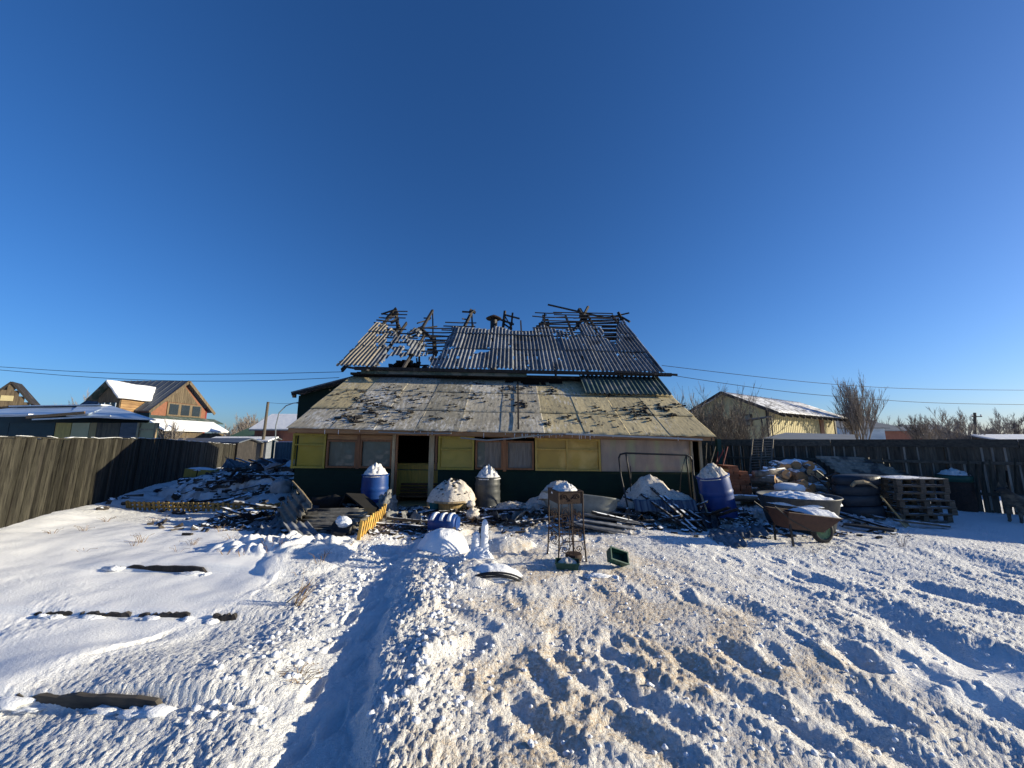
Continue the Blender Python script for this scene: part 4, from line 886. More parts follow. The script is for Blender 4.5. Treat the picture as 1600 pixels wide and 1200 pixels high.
simple_house('teal_gable_house', 'pale teal gable house between the cream house and the brick house', P(1322, 690, 40).x, 41, 4.6, 6.0, 3.0, 4.6, M_tin, M_hazegrey, 'house', False, None)
ch = P(421, 678, 36); solo('white_chimney', MB().box((0, 0, 0), (.9, .5, 2.6)), M_white, 'short white chimney beside the left utility pole', 'chimney', (ch.x, 36.5, 1.3))
# cream house on the right
k = 1.4; H4 = thing('cream_house', 'cream plank house with a wide snow dusted slate roof beyond the right fence', 'house', (17.8, 26, 0))
c0 = Vector((12.7 * k, 18.5 * k, 0)); e1 = Vector((.83, .55, 0)).normalized(); e2 = Vector((-.55, .83, 0)).normalized()
LW, WG = 13.2, 5.3; zE, zA = 3.95, 5.25
mb = MB(); g0, g1 = c0, c0 + e2 * WG
quad(mb, g0, g1, g1 + Vector((0, 0, zE)), (g0 + g1) / 2 + Vector((0, 0, zA)), g0 + Vector((0, 0, zE))); quad(mb, g0, g0 + e1 * LW, g0 + e1 * LW + Vector((0, 0, zE)), g0 + Vector((0, 0, zE)))
build('wall', mb, M_yellowwall, H4, solid=.12)
n = 40; mb = MB()
for i in range(n):
    p = g0 + e1 * (LW * i / n) - e2 * .07; mb.box((p.x, p.y, zE / 2), (.03, .03, zE), Matrix.Rotation(math.atan2(e1.y, e1.x), 3, 'Z'))
for i in range(14):
    p = g0 + e2 * (WG * i / 14) - e1 * .07; zz = zE + (zA - zE) * (1 - abs(i / 7 - 1)); mb.box((p.x, p.y, zz / 2), (.03, .03, zz), Matrix.Rotation(math.atan2(e1.y, e1.x), 3, 'Z'))
build('wall_batten', mb, M_yellowwall, H4, kind='stuff')
rt = Matrix.Rotation(math.atan2(e1.y, e1.x), 3, 'Z')
for s_, w_ in ((LW * .755, .55), (LW - .06, .2), (.05, .22)):
    p = g0 + e1 * s_ - e2 * .09; build('door' if w_ == .55 else 'corner_board', MB().box((p.x, p.y, zE / 2), (w_ * 1.5, .08, zE), rt), M_char if w_ < .5 else M_brown, H4)
for cc, mm in ((.27, M_dkglass), (.78, M_dkglass)):
    p = g0 + e2 * (WG * cc) - e1 * .1; w = build('window', MB().box((p.x, p.y, 3.15), (.07, 1.15, .85), rt), M_char, H4); build('pane', MB().box((p.x - e1.x * .05, p.y - e1.y * .05, 3.15), (.03, .95, .68), rt), M_film if cc < .5 else mm, w)
mid = (g0 + g1) / 2; oh = 1.0
def rp(along, side, dz=0):  # side -1 near eave ... 1 far eave
    p = mid + e1 * along + e2 * (side * (WG / 2 + oh)); p.z = zA + .12 - abs(side) * (WG / 2 + oh) * (zA - zE) / (WG / 2) + dz; return p
for sd in (-1, 1):
    mb = MB(); NX, NY = 120, 6; vs = []; fs = []
    for j in range(NY + 1):
        for i in range(NX + 1): vs.append(rp(lerp(-.55, LW + .6, i / NX), sd * j / NY, .025 * math.cos(i / NX * 2 * math.pi * 46)))
    for j in range(NY):
        for i in range(NX): a = j * (NX + 1) + i; fs.append((a, a + 1, a + NX + 2, a + NX + 1))
    build('roof', MB().add(vs, fs), mat('powdered_slate', (.30, .29, .29), (.16, .155, .16), scale=3, c3=(.75, .76, .8), s3=2.2, t3=(.40, .55), rough=.8), H4, solid=.03, smooth=True)
for i in range(13):
    p = rp(lerp(0, LW, i / 12), -.62, -.2); q_ = rp(lerp(0, LW, i / 12), -1.05, -.16); build('rafter_tail', MB().beam(p, q_, .12, .16), M_char, H4)
for sd in (-1, 1): build('bargeboard', MB().beam(rp(-.6, 0, -.08), rp(-.6, sd, -.08), .05, .2), M_char, H4)
# slim pergola of pipes in front of it, flat dark carport
pg = thing('pipe_frame', 'thin dark pipe frame with a blue top rail in front of the cream house', 'frame', (8, 17, 0))
build('rail', MB().tube([P(1092, 664, 16), P(1205, 651, 16)], .04, 6), M_bluegrey, pg); build('rail', MB().tube([P(1150, 661, 17.5), P(1205, 651, 16)], .03, 6), M_iron, pg)
for px in (1205, 1190, 1097): 
    a = P(px, 653 + (1205 - px) * .1, 16); build('post', MB().tube([a, (a.x, a.y, 0)], .03, 6), M_iron, pg)
cpn = thing('flat_carport', 'flat roofed dark carport behind the right fence', 'carport', (13, 17, 0))
a0, a1 = P(1180, 684, 14.5), P(1330, 684, 14.5)
mb = MB(); quad(mb, P(1190, 686, 13.6), P(1338, 690, 14.2), P(1335, 680, 18.5), P(1228, 677, 18.5)); build('roof', mb, M_hazegrey, cpn, solid=.07)
for px in (1195, 1226, 1252, 1286, 1332): a = P(px, 689, 13.9); build('post', MB().box((a.x, a.y, a.z / 2), (.09, .09, a.z)), M_rail, cpn)
build('back_wall', MB().box((14.5, 18.0, .8), (10, .08, 1.6)), M_fence_r, cpn)
ns = thing('dark_lean_to', 'long dark plank outbuilding seen through the gaps of the right fence', 'outbuilding', (19, 13, 0))
for i in range(40):
    p = Vector((11.5, 15.4, 0)).lerp(Vector((24, 9.5, 0)), (i + .5) / 40); build('plank', MB().box((p.x, p.y, .76), (.35, .04, 1.56), Matrix.Rotation(-.44, 3, 'Z')), M_fence_r, ns)
# utility poles, lamp, wires
def upole(a, b, Y, lab, w=.10, cross=True):
    A = P(*a, Y); B = P(*b, Y); t = thing('utility_pole', lab, 'utility pole', (A.x, Y, 0)); build('pole', MB().tube([(B.x, B.y, -.1), A], [w * 1.2, w], 8), M_rail, t)
    if cross: build('cross_arm', MB().box((A.x, Y - .1, A.z - .35), (.9, .08, .08)), M_rail, t); [build('insulator', MB().lathe([(.05, 0), (.06, .1), (.02, .16)], 8, (A.x + e, Y - .1, A.z - .31)), M_white, t) for e in (-.4, .4)]
    return A
pa = upole((419, 628), (410, 690), 30, 'leaning dark utility pole left of the burnt house', cross=False)
upole((1523, 645), (1519, 690), 34, 'short dark utility pole near the right end of the skyline')
upole((1585, 660), (1583, 690), 60, 'small distant pole at the far right', .09, False)
lp = thing('street_lamp', 'thin arched street lamp arm close to the green wing of the burnt house', 'street lamp', (P(438, 660, 26).x, 26, 0))
pts = [P(430, 690, 26), P(431, 665, 26), P(436, 645, 26), P(447, 634, 26), P(458, 630, 26), P(468, 629, 26)]
build('arm', MB().tube(pts, .035, 6), M_galv, lp); build('lamp_head', MB().box(P(470, 629.5, 26), (.5, .2, .1)), M_galv, lp)
def wire(pts, Y0, Y1, lab, r=.014):
    n = len(pts); mb = MB(); q = [P(x, y, lerp(Y0, Y1, i / (n - 1))) for i, (x, y) in enumerate(pts)]; fine = []
    for a in range(n - 1):
        for t in range(6): fine.append(q[a].lerp(q[a + 1], t / 6))
    fine.append(q[-1])
    # smooth sag
    for _ in range(8): fine = [fine[0]] + [(fine[i - 1] + fine[i] * 2 + fine[i + 1]) / 4 for i in range(1, len(fine) - 1)] + [fine[-1]]
    mb.tube(fine, r, 5); solo('power_line', mb, M_iron, lab, 'power line')
wire([(-60, 570), (0, 573), (100, 580), (200, 584), (300, 585), (420, 584), (534, 581)], 20, 18, 'upper of the two wires crossing the sky on the left')
wire([(-60, 573), (0, 578), (100, 587), (200, 593), (300, 596), (420, 595), (530, 590)], 20, 18, 'lower of the two wires crossing the sky on the left')
wire([(1034, 571), (1150, 585), (1250, 596), (1320, 602), (1400, 607), (1500, 609), (1660, 610)], 18, 24, 'upper of the two wires crossing the sky on the right')
wire([(1034, 584), (1150, 602), (1250, 615), (1340, 622), (1420, 628), (1500, 631), (1660, 633)], 18, 22, 'lower of the two wires crossing the sky on the right')
wire([(418, 629), (440, 631), (466, 630)], 30, 26, 'short wire between the leaning pole and the lamp arm', .012)

# ------------------------------------------------------------------ bare trees and shrubs
def bare(seed, h, r0, stems=1, spread=.35, depth=5, up=.25, kids=(2, 4), first=.25, mn_r=.006, sides=3, fan=.0):
    rg = random.Random(seed); tr = MB(); cr = MB()
    def grow(p, d, l, r, k, main):
        n = 3 if k < 2 else 2; pts = [p]; q = p.copy(); dd = d.copy()
        for i in range(n):
            dd = (dd + Vector((rg.gauss(0, .10), rg.gauss(0, .10), rg.gauss(.03, .05)))).normalized(); q = q + dd * (l / n); pts.append(q.copy())
        rr_ = [max(mn_r, lerp(r, r * .6, i / n)) for i in range(n + 1)]; r = r * (.85 if k else 1)
        (tr if main else cr).tube(pts, rr_, 6 if main else sides, cap=False)
        if k >= depth: return
        nk = rg.randint(*kids)
        for j in range(nk + (1 if k < 1 else 0)):
            t = rg.uniform(first if k == 0 else .2, 1.0); idx = min(n - 1, int(t * n)); b = pts[idx].lerp(pts[idx + 1], t * n - idx)
            a = rg.uniform(0, 6.283); e = Vector((math.cos(a), math.sin(a), 0)); nd = (dd * (1 - spread) + e * spread * rg.uniform(.6, 1.3) + Vector((0, 0, up))).normalized()
            grow(b, nd, l * rg.uniform(.5, .78) * (1 - .25 * t), r * .5, k + 1, False)
        grow(pts[-1], dd, l * .6, r * .6, k + 1, False)
    for s_ in range(stems):
        a = rg.uniform(0, 6.283); e = Vector((math.cos(a), math.sin(a), 0)) * fan * rg.uniform(.3, 1)
        grow(Vector((e.x * .4, e.y * .4, -.1)), (Vector((0, 0, 1)) + e).normalized(), h * .5 * rg.uniform(.8, 1), r0 * rg.uniform(.7, 1), 0, True)
    return tr, cr
def tree(name, lab, cat, px, Y, seed, h, r0, m=None, group=None, **k):
    x = P(px, 688, Y).x; t = thing(name, lab, cat, (x, Y, 0), 0, group); tr, cr = bare(seed, h, r0, **k)
    mz = max(v[2] for v in cr.v); f_ = h / mz
    for b in (tr, cr): b.xf(lambda v: v * f_)
    build('trunk', tr, m or M_twig, t, world=False); build('crown', cr, m or M_twig, t, world=False, kind=None)
tree('bare_tree', 'tall many stemmed bare tree right of the cream house', 'tree', 1345, 31, 3, 7.9, .085, stems=7, spread=.24, depth=4, fan=.20, up=.45, kids=(3, 5), first=.35, mn_r=.0065)
tree('bare_tree', 'slimmer bare tree behind the tall many stemmed one', 'tree', 1328, 37, 5, 7.6, .09, stems=3, spread=.22, depth=4, fan=.12, up=.45, kids=(3, 4), mn_r=.0065)
tree('bare_shrub', 'large pale bare shrub behind the end of the burnt house', 'shrub', 1136, 14.5, 8, 4.1, .045, m=M_twigp, stems=9, spread=.36, depth=4, fan=.5, up=.22, kids=(3, 5), first=.12, mn_r=.0035)
tree('bare_shrub', 'smaller pale bare shrub close to the house corner', 'shrub', 1108, 13.4, 9, 3.2, .035, m=M_twigp, stems=6, spread=.36, depth=4, fan=.4, up=.2, kids=(3, 4), first=.12, mn_r=.003)
tree('bare_shrub', 'thin bare saplings just right of the burnt house eave', 'shrub', 1082, 24, 10, 5.4, .04, stems=5, spread=.2, depth=3, fan=.12, up=.5, mn_r=.006)
far = [('scraggly bare tree with long shoots left of the right utility pole', 1443, 34, 21, 4.2, 5), ('bare tree with pale upright shoots next to the right utility pole', 1492, 30, 22, 4.6, 4), ('low bare bush above the right fence', 1462, 38, 23, 3.8, 5), ('rounded bare tree right of the utility pole', 1562, 52, 24, 6.4, 4), ('bare tree at the right edge of the picture', 1592, 56, 25, 6.0, 4), ('low bare bush at the right edge', 1540, 60, 26, 4.4, 4),
       ('bare tree with upright twigs between the plank gable and the dormer house', 125, 44, 27, 7.9, 4), ('round bare bush left of the dormer house', 75, 46, 28, 6.2, 4), ('low bare bush behind the patched shed', 98, 48, 29, 5.6, 4), ('tall bare tree above the long dark shed', 382, 58, 30, 6.3, 5), ('bare tree left of the green pyramid roof', 360, 62, 31, 5.4, 5), ('bare tree behind the green pyramid roof', 404, 66, 32, 6.6, 5), ('bare tree near the lamp arm', 440, 56, 33, 5.2, 5), ('small bare bush beside the snowy porch', 344, 64, 34, 3.9, 5), ('bare sapling in front of the brick gable', 268, 26, 35, 3.3, 2), ('bare tree behind the brick hipped house', 1402, 60, 36, 5.8, 4), ('spindly bare bush behind the right fence', 1505, 25, 37, 3.3, 3)]
for lab, px, Y, sd_, h, st in far: tree('bare_tree', lab, 'tree', px, Y, sd_, h, .06, stems=st, spread=.34, depth=4, fan=.35, up=.3, kids=(3, 4), first=.2, mn_r=.004 + Y * .00014)
# far woods along the horizon, one mass
mb = MB(); rg = random.Random(2)
for i in range(2600):
    px = rg.uniform(-250, 1850); Y = rg.uniform(95, 130); x = (px - 800) / FPX * Y; h = 2.2 + 2.6 * abs(n3(px * .012, 1, 1)) + rg.uniform(0, 1.6) + 1.5 * (n3(px * .05, 3, 1))
    mb.tube([(x, Y, -.2), (x + rg.uniform(-.3, .3), Y, h * .6), (x + rg.uniform(-.9, .9), Y, h)], [.10, .06, .02], 3, cap=False)
    for j in range(4):
        z = h * rg.uniform(.25, .8); a = rg.uniform(-1, 1); mb.tube([(x, Y, z), (x + a, Y + rg.uniform(-.5, .5), z + rg.uniform(.4, 1.1))], [.04, .02], 3, cap=False)
solo('far_woods', mb, mat('far_twigs', (.17, .15, .15), (.12, .105, .11), rough=.9), 'thin brown line of bare woods along the horizon', 'woods'); bpy.data.objects['far_woods']['kind'] = 'stuff'
# ------------------------------------------------------------------ things in the yard
def gp(px, py, z0=0.0):
    x, y = G(px, py, z0); return Vector((x, y, gz(x, y)))
pr = random.Random(99)
M_capdirty = mat('sooty_snow_cap', (.78, .77, .76), (.58, .57, .57), rough=.8, scale=20, bump=.8, bdist=.02, c3=(.28, .27, .26), s3=9, t3=(.62, .72))
# --- barrels
def barrel(lab, loc, r, h, m, cap, rz=0, rx=0, ry=0, ribs=(.33, .66), capm=None, seed=1, taper=.04, caph=.27, n=32):
    t = thing('barrel', lab, 'barrel', loc, rz, None, rx, ry); pf = [(r * .90, 0)]
    K = 26
    for i in range(K + 1):
        z = i / K; q = r * (1 - taper * abs(z * 2 - 1) ** 4)
        for rb in ribs: q += r * .05 * math.exp(-((z - rb) / .018) ** 2)
        pf.append((q, .012 + z * (h - .024)))
    pf += [(r * .93, h), (r * .90, h - .02), (.0, h - .03)]
    build('body', MB().lathe(pf, n, capt=False), m, t, world=False, smooth=True)
    build('rim', MB().lathe([(r * .9, h - .035), (r * 1.02, h - .03), (r * 1.03, h - .005), (r * .9, h)], n), m, t, world=False, smooth=True)
    if cap: build('snow_cap', MB().heap((0, 0, h - .02), r * .99, r * .99, caph, seed, lump=.34, sharp=.8, nr=20, na=48), capm or M_capdirty, t, world=False, smooth=True)
    return t
p = gp(586, 798); barrel('upright blue barrel with a cone of snow, left of the open doorway', (P(586, 735, 8.9).x, 8.95, -.03), .30, .95, M_blue, True, seed=2)
p = P(762, 750, 9.15); barrel('dark ribbed barrel with a cone of snow between the bathtub and the snowy stump table', (p.x, 9.15, -.02), .30, .86, M_dbarrel, True, seed=5, ribs=(.2, .4, .6, .8))
p = P(1108, 740, 8.55)
barrel('tall blue barrel leaning at the right corner of the house, lumps of snow on top', (4.56, 8.35, -.05), .325, 1.02, M_blue, True, ry=R(-10), rx=R(3), capm=M_snowdirty, seed=9, caph=.25)
b3 = [o for o in bpy.data.objects if o.get('label', '').startswith('tall blue')][0]
build('snow_lump', MB().blob((.02, -.03, 1.2), (.10, .09, .07), 3, .35), M_snowdirty, b3, world=False, smooth=True)
p = P(1489, 760, 9.4); bb = barrel('squat rusty barrel with a green band and a snow hat by the right fence', (p.x, 9.35, -.05), .30, .92, M_rust, True, seed=12, caph=.16)
build('green_band', MB().lathe([(.308, .76), (.318, .765), (.318, .9), (.308, .905)], 28), M_crate, bb, world=False, smooth=True)
# small blue keg on its side
kg = thing('keg', 'small blue and white keg lying on its side behind the snow mound', 'keg', (gp(692, 833).x, 7.25, .17), R(-12), None)
build('body', MB().lathe([(.10, -.27), (.165, -.25), (.175, -.1), (.17, 0), (.175, .1), (.165, .24), (.12, .27), (.10, .25)], 24).xf(lambda v: Vector((v.z, v.y, v.x))), M_blue, kg, world=False, smooth=True)
for a, b in ((-.2, -.12), (-.02, .05), (.13, .2)):
    mb = MB()
    vs = []; fs = []
    for i in range(15):
        t = math.pi * (.15 + .72 * i / 14)
        for x in (a, b): vs.append((x + .02 * n3(i * .5, a * 9), math.cos(t) * .182, math.sin(t) * .182))
    for i in range(14): fs.append((2 * i, 2 * i + 1, 2 * i + 3, 2 * i + 2))
    build('snow_stripe', mb.add(vs, fs), M_snowcap, kg, world=False, smooth=True, solid=.012)
build('mouth', MB().lathe([(.10, 0), (.125, .01), (.125, .03), (.09, .03)], 20).xf(lambda v: Vector((.255 + v.z, v.y, v.x))), M_blue, kg, world=False)
build('painted_mouth_shade', MB().lathe([(.09, 0), (.001, .002)], 20).xf(lambda v: Vector((.28 + v.z, v.y, v.x))), M_black, kg, world=False)  # black disc stands in for the shade inside the keg mouth
# --- reel table with its heap
st = thing('stump_table', 'round stump table carrying a big dirty heap of snow and ash', 'table', (P(707, 780, 8.5).x, 8.5, 0))
build('base', MB().lathe([(.30, -.05), (.30, .36), (.27, .40)], 28, wob=lambda t, z: .03 * math.sin(t * 14)), M_post, st, world=False)
build('top', MB().lathe([(.48, .38), (.52, .40), (.51, .43)], 36, wob=lambda t, z: .05 * math.sin(t * 3)), M_pale, st, world=False, smooth=False)
build('snow_heap', MB().heap((0, 0, .42), .52, .5, .42, 21, lump=.16, nr=20, na=56), M_snowdirty, st, world=False, smooth=True)
c = MB()
for i in range(60):
    a = pr.uniform(0, 6.3); q = pr.uniform(.05, .46); c.box((math.cos(a) * q, math.sin(a) * q, .45 + .40 * (1 - (q / .5) ** 1.8) ** .8), (pr.uniform(.02, .06), .03, .02), Matrix.Rotation(pr.uniform(0, 3), 3, 'Z'))
build('ash_bits', c, M_char, st, world=False, kind='stuff')
solo('teal_bucket', MB().lathe([(.11, 0), (.14, .26), (.145, .27), (.13, .27), (.10, .03)], 22), M_teal, 'small teal bucket at the foot of the stump table', 'bucket', (P(682, 790, 8.7).x, 8.55, gz(-1.75, 8.5) - .02))
# frosty clump with a knob of snow
sc = thing('dead_plant', 'frosted dead plant with a round knob of snow right of the stump table', 'plant', gp(737, 820))
mb = MB()
for i in range(70):
    a = pr.uniform(0, 6.3); q = pr.uniform(.03, .2); mb.tube([(math.cos(a) * q * .4, math.sin(a) * q * .4, 0), (math.cos(a) * q, math.sin(a) * q, pr.uniform(.12, .32))], [.006, .003], 3)
build('stems', mb, M_weed, sc, world=False)
build('snow_knob', MB().blob((-.02, 0, .36), (.09, .09, .07), 2, .25).blob((.03, -.05, .18), (.14, .12, .10), 6, .5), M_snowdirty, sc, world=False, smooth=True)
solo('snow_mound', MB().heap((0, 0, -.08), .42, .38, .32, 93, lump=.05, nr=26, na=64, sharp=1.35), M_snowcap, 'smooth rounded snow mound between the path and the snow coated post', 'snow mound', (-1.08, 6.15, gz(-1.08, 6.15)), smooth=True)
# --- snow coated standpipe in the middle
sp = thing('snow_coated_standpipe', 'two pronged post thickly coated in snow in front of the stump table', 'post', (gp(748, 882).x, 5.62, gz(-.5, 5.6)))
build('pipe', MB().tube([(0, 0, -.1), (0, 0, .42)], .02, 8), M_iron, sp, world=False)
def lumpy(pts, r, seed, n=14):
    mb = MB(); P_ = [Vector(q) for q in pts]; f = []
    for a, b in zip(P_[:-1], P_[1:]):
        for i in range(7): f.append(a.lerp(b, i / 7))
    f.append(P_[-1]); rs = [max(.006, lerp(r[0], r[1], i / (len(f) - 1)) * (1 + .34 * n3(i * .9, seed))) for i in range(len(f))]; rs[-1] *= .35
    return mb.tube([q + Vector((.012 * n3(i * .7, seed, 1), .012 * n3(i * .7, seed, 2), 0)) for i, q in enumerate(f)], rs, n)
build('snow_coat', lumpy([(.05, 0, -.05), (.06, 0, .25), (.07, 0, .53)], (.075, .045), 3), M_snowcap, sp, world=False, smooth=True)
build('snow_coat', lumpy([(-.06, -.02, -.08), (-.06, -.02, .2), (-.05, 0, .36)], (.08, .05), 8), M_snowcap, sp, world=False, smooth=True)
build('snow_foot', MB().heap((0, -.08, -.10), .26, .34, .26, 4, lump=.12), M_snowcap, sp, world=False, smooth=True)
# --- coiled hose in the snow
hc = thing('black_hose_coil', 'coil of black hose half buried in snow in the middle of the yard', 'hose', (gp(768, 918).x, 4.8, gz(-.25, 4.8)))
for r_, dx, dy, tl, z0 in ((.38, 0, 0, .5, -.20), (.395, .03, -.015, .46, -.21), (.365, .04, .02, .53, -.19)):
    pts = []
    for i in range(40):
        t = math.pi * (-.02 + 1.04 * i / 39); v = Vector((r_ * math.cos(t), 0, r_ * math.sin(t))); pts.append(Vector((v.x + dx, dy - v.z * math.cos(tl) * .35, v.z * math.sin(tl) * 1.0 + z0 + .10)))
    build('hose_loop', MB().tube([q_ - Vector((0, 0, .035)) for q_ in pts], .011, 8), M_rubber, hc, world=False, smooth=True)
build('snow_lid', MB().heap((.0, .10, -.10), .44, .24, .20, 7, lump=.12), M_snowcap, hc, world=False, smooth=True)
# --- wrought iron brazier
bz = thing('wrought_iron_brazier', 'rusty wrought iron brazier with scrollwork legs and a heap of snow in its pan', 'brazier', (P(885, 860, 5.6).x, 5.62, gz(.8, 5.6)), R(12)); bz.scale = (1, 1, .915)
BW, BD, z0, z1 = .36, .46, .88, 1.06
def fl(mb, a, b, w=.02, h=.02): return mb.beam(a, b, w, h)
cor = [(-BW / 2, -BD / 2), (BW / 2, -BD / 2), (BW / 2, BD / 2), (-BW / 2, BD / 2)]
mb = MB()
for i in range(4):
    a = cor[i]; b = cor[(i + 1) % 4]; mb.beam((*a, (z0 + z1) / 2), (*b, (z0 + z1) / 2), .006, z1 - z0); mb.beam((*a, z1), (*b, z1), .022, .014)
mb.box((0, 0, z0), (BW, BD, .006)); build('pan', mb, M_rust, bz, world=False)
for i in range(4):
    a = cor[i]; o = (1.16, 1.06); build('leg', MB().tube([(a[0], a[1], z1), (a[0], a[1], .5), (a[0] * 1.04, a[1] * 1.03, .3), (a[0] * o[0], a[1] * o[1], -.06)], .011, 6), M_rust, bz, world=False)
    build('foot', MB().box((a[0] * o[0], a[1] * o[1], .01), (.035, .035, .03)), M_rust, bz, world=False)
def scroll(c, r, turns, sgn, ax, start=0.0, tail=None):
    pts = []
    if tail: pts.append(Vector(tail))
    for i in range(30):
        t = start + sgn * turns * 2 * math.pi * i / 29; q = r * (1 - .8 * i / 29); u_ = math.cos(t) * q; w_ = math.sin(t) * q
        pts.append(Vector((c[0] + (u_ if ax == 'x' else 0), c[1] + (u_ if ax == 'y' else 0), c[2] + w_)))
    return pts
def sc_(c, r, tn, sg, ax, st_=0., tail=None, w=.006): build('scroll', MB().tube(scroll(c, r, tn, sg, ax, st_, tail), w, 5), M_rust, bz, world=False)
yf_, yb_ = -BD / 2, BD / 2
for y in (yf_ - .008,):
    sc_((-.10, y, .985), .045, 1.4, 1, 'x', 0, (.02, y, .92)); sc_((.10, y, .985), .045, 1.4, -1, 'x', math.pi, (-.02, y, .92))
for y in (yf_, yb_):
    for x, sg, st_ in ((-.10, 1, 0), (.10, -1, math.pi)):
        sc_((x, y, .68), .06, 1.6, sg, 'x', st_, (0, y, .58)); sc_((x, y, .22), .055, 1.6, -sg, 'x', st_, (0, y, .30))
    pts = [(-BW / 2, y, .20), (-BW / 2 + .03, y, .31), (-.08, y, .33), (.08, y, .33), (BW / 2 - .03, y, .31), (BW / 2, y, .20)]; build('arch', MB().tube(pts, .006, 5), M_rust, bz, world=False)
    build('arch', MB().tube([(-.10, y, .165), (0, y, .14), (.12, y, .15)], .006, 5), M_rust, bz, world=False)
    for x in (-.03, .03): build('upright', MB().tube([(x, y, .14), (x, y, .88)], .006, 5), M_rust, bz, world=False)
for x in (-BW / 2, BW / 2):
    sc_((x, -.09, .68), .055, 1.6, 1, 'y', 0, (x, 0, .58)); sc_((x, .09, .68), .055, 1.6, -1, 'y', math.pi, (x, 0, .58)); sc_((x, -.1, .38), .05, 1.6, -1, 'y', 0, (x, 0, .45)); sc_((x, .1, .38), .05, 1.6, 1, 'y', math.pi, (x, 0, .45))
for z in (.44, .50):
    for i in range(4): build('stretcher', MB().tube([(*cor[i], z), (*cor[(i + 1) % 4], z)], .007, 5), M_rust, bz, world=False)
for i in range(5): build('shelf_bar', MB().tube([(lerp(-BW / 2, BW / 2, (i + .5) / 5), yf_, .5), (lerp(-BW / 2, BW / 2, (i + .5) / 5), yb_, .5)], .005, 5), M_rust, bz, world=False)
build('snow_heap', MB().heap((0, 0, 1.03), BW * .50, BD * .49, .13, 33, lump=.34, nr=18, na=44), M_capdirty, bz, world=False, smooth=True)
solo('iron_pot', MB().lathe([(.04, 0), (.10, .03), (.12, .08), (.11, .12), (.09, .12)], 20), M_rust, 'small rusty pot standing in the snow behind the green tray', 'pot', (.86, 5.45, gz(.86, 5.45)))
# --- green crates
def crate(lab, loc, rot, fill=True, L_=.30, W_=.2, H_=.14):
    t = thing('plastic_crate', lab, 'crate', loc, rot[2], 'green plastic crates by the brazier', rot[0], rot[1]); mb = MB(); a = .006
    mb.box((0, 0, a / 2), (L_ * .9, W_ * .9, a)); o = .9
    for sx, sy in ((0, -1), (0, 1)): mb.add([(-L_ / 2 * o, sy * W_ / 2 * o, 0), (L_ / 2 * o, sy * W_ / 2 * o, 0), (L_ / 2, sy * W_ / 2, H_), (-L_ / 2, sy * W_ / 2, H_)], [(0, 1, 2, 3)])
    for sx in (-1, 1): mb.add([(sx * L_ / 2 * o, -W_ / 2 * o, 0), (sx * L_ / 2 * o, W_ / 2 * o, 0), (sx * L_ / 2, W_ / 2, H_), (sx * L_ / 2, -W_ / 2, H_)], [(0, 1, 2, 3)])
    build('shell', mb, M_crate, t, world=False, solid=.006); r_ = MB()
    for sy in (-1, 1): r_.box((0, sy * W_ / 2, H_), (L_ + .02, .015, .012)); r_.box((sy * L_ / 2, 0, H_), (.015, W_, .012))
    build('rim', r_, M_crate, t, world=False)
    if fill: build('snow_fill', MB().heap((0, 0, H_ - .04), L_ * .47, W_ * .47, .09, 5, lump=.2), M_snowdirty, t, world=False, smooth=True)
crate('low green tray heaped with snow, under the brazier', (P(887, 872, 5.15).x, 5.2, gz(.77, 5.2) + .0), (0, 0, R(-8)), True, .30, .22, .07)
crate('dark green crate tipped on edge in the snow right of the brazier', (P(962, 880, 5.2).x, 5.25, gz(1.46, 5.2) + .09), (R(52), R(20), R(14)), False, .26, .16, .12)
# --- boards showing at the edges of the snowy beds
for (a, b, dz), lab in zip(BOARDS, ('dark board edging the farthest snowy bed on the left', 'broken dark board edging the middle snowy bed', 'thick rotten board edging the nearest snowy bed at the lower left', 'short dark board in the snow right of the brazier')):
    A = gp(*a); B = gp(*b); n = 10; t = thing('bed_edging', lab, 'board', ((A.x + B.x) / 2, A.y, 0))
    zt = sum(gz(A.x + (B.x - A.x) * k / 6, (A.y + B.y) / 2 + .06) for k in range(1, 6)) / 5 + .006
    segs = [(0, 1)] if dz > .065 else [(0, .22), (.24, .5), (.52, .78), (.88, 1)]
    for s0, s1 in segs:
        mb = MB(); vs = []; m_ = 16
        for i in range(m_ + 1):
            u_ = lerp(s0, s1, i / m_); q_ = A.lerp(B, u_); top = min(zt, gz(q_.x, q_.y + .07) + .015) - .012 - .03 * abs(n3(i * .7, s0 * 9, dz)) * 2 - (.06 if i in (0, m_) else 0)
            for yy, zz in ((-.02, -.2), (-.02, 0), (.012, 0), (.012, -.2)): vs.append((q_.x, q_.y + yy + .01 * n3(i * .3, 2), top + (zz if zz else 0)))
        fs = []
        for i in range(m_):
            for j in range(4): fs.append((i * 4 + j, i * 4 + (j + 1) % 4, i * 4 + 4 + (j + 1) % 4, i * 4 + 4 + j))
        fs += [(0, 3, 2, 1), (m_ * 4, m_ * 4 + 1, m_ * 4 + 2, m_ * 4 + 3)]
        build('board', mb.add(vs, fs), M_char if dz < .08 else M_rail, t)
    for i in range(6 if dz > .065 else 9):
        u_ = pr.random(); q_ = A.lerp(B, u_); zz = gz(q_.x, q_.y - .04); sl = MB().blob((q_.x, q_.y - .03 - .02 * pr.random(), zz + .0), (pr.uniform(.04, .15), pr.uniform(.03, .07), pr.uniform(.010, .026)), i * 3.3, .7, 8, 14); build('snow_lump', sl, M_snowcap, t, smooth=True)
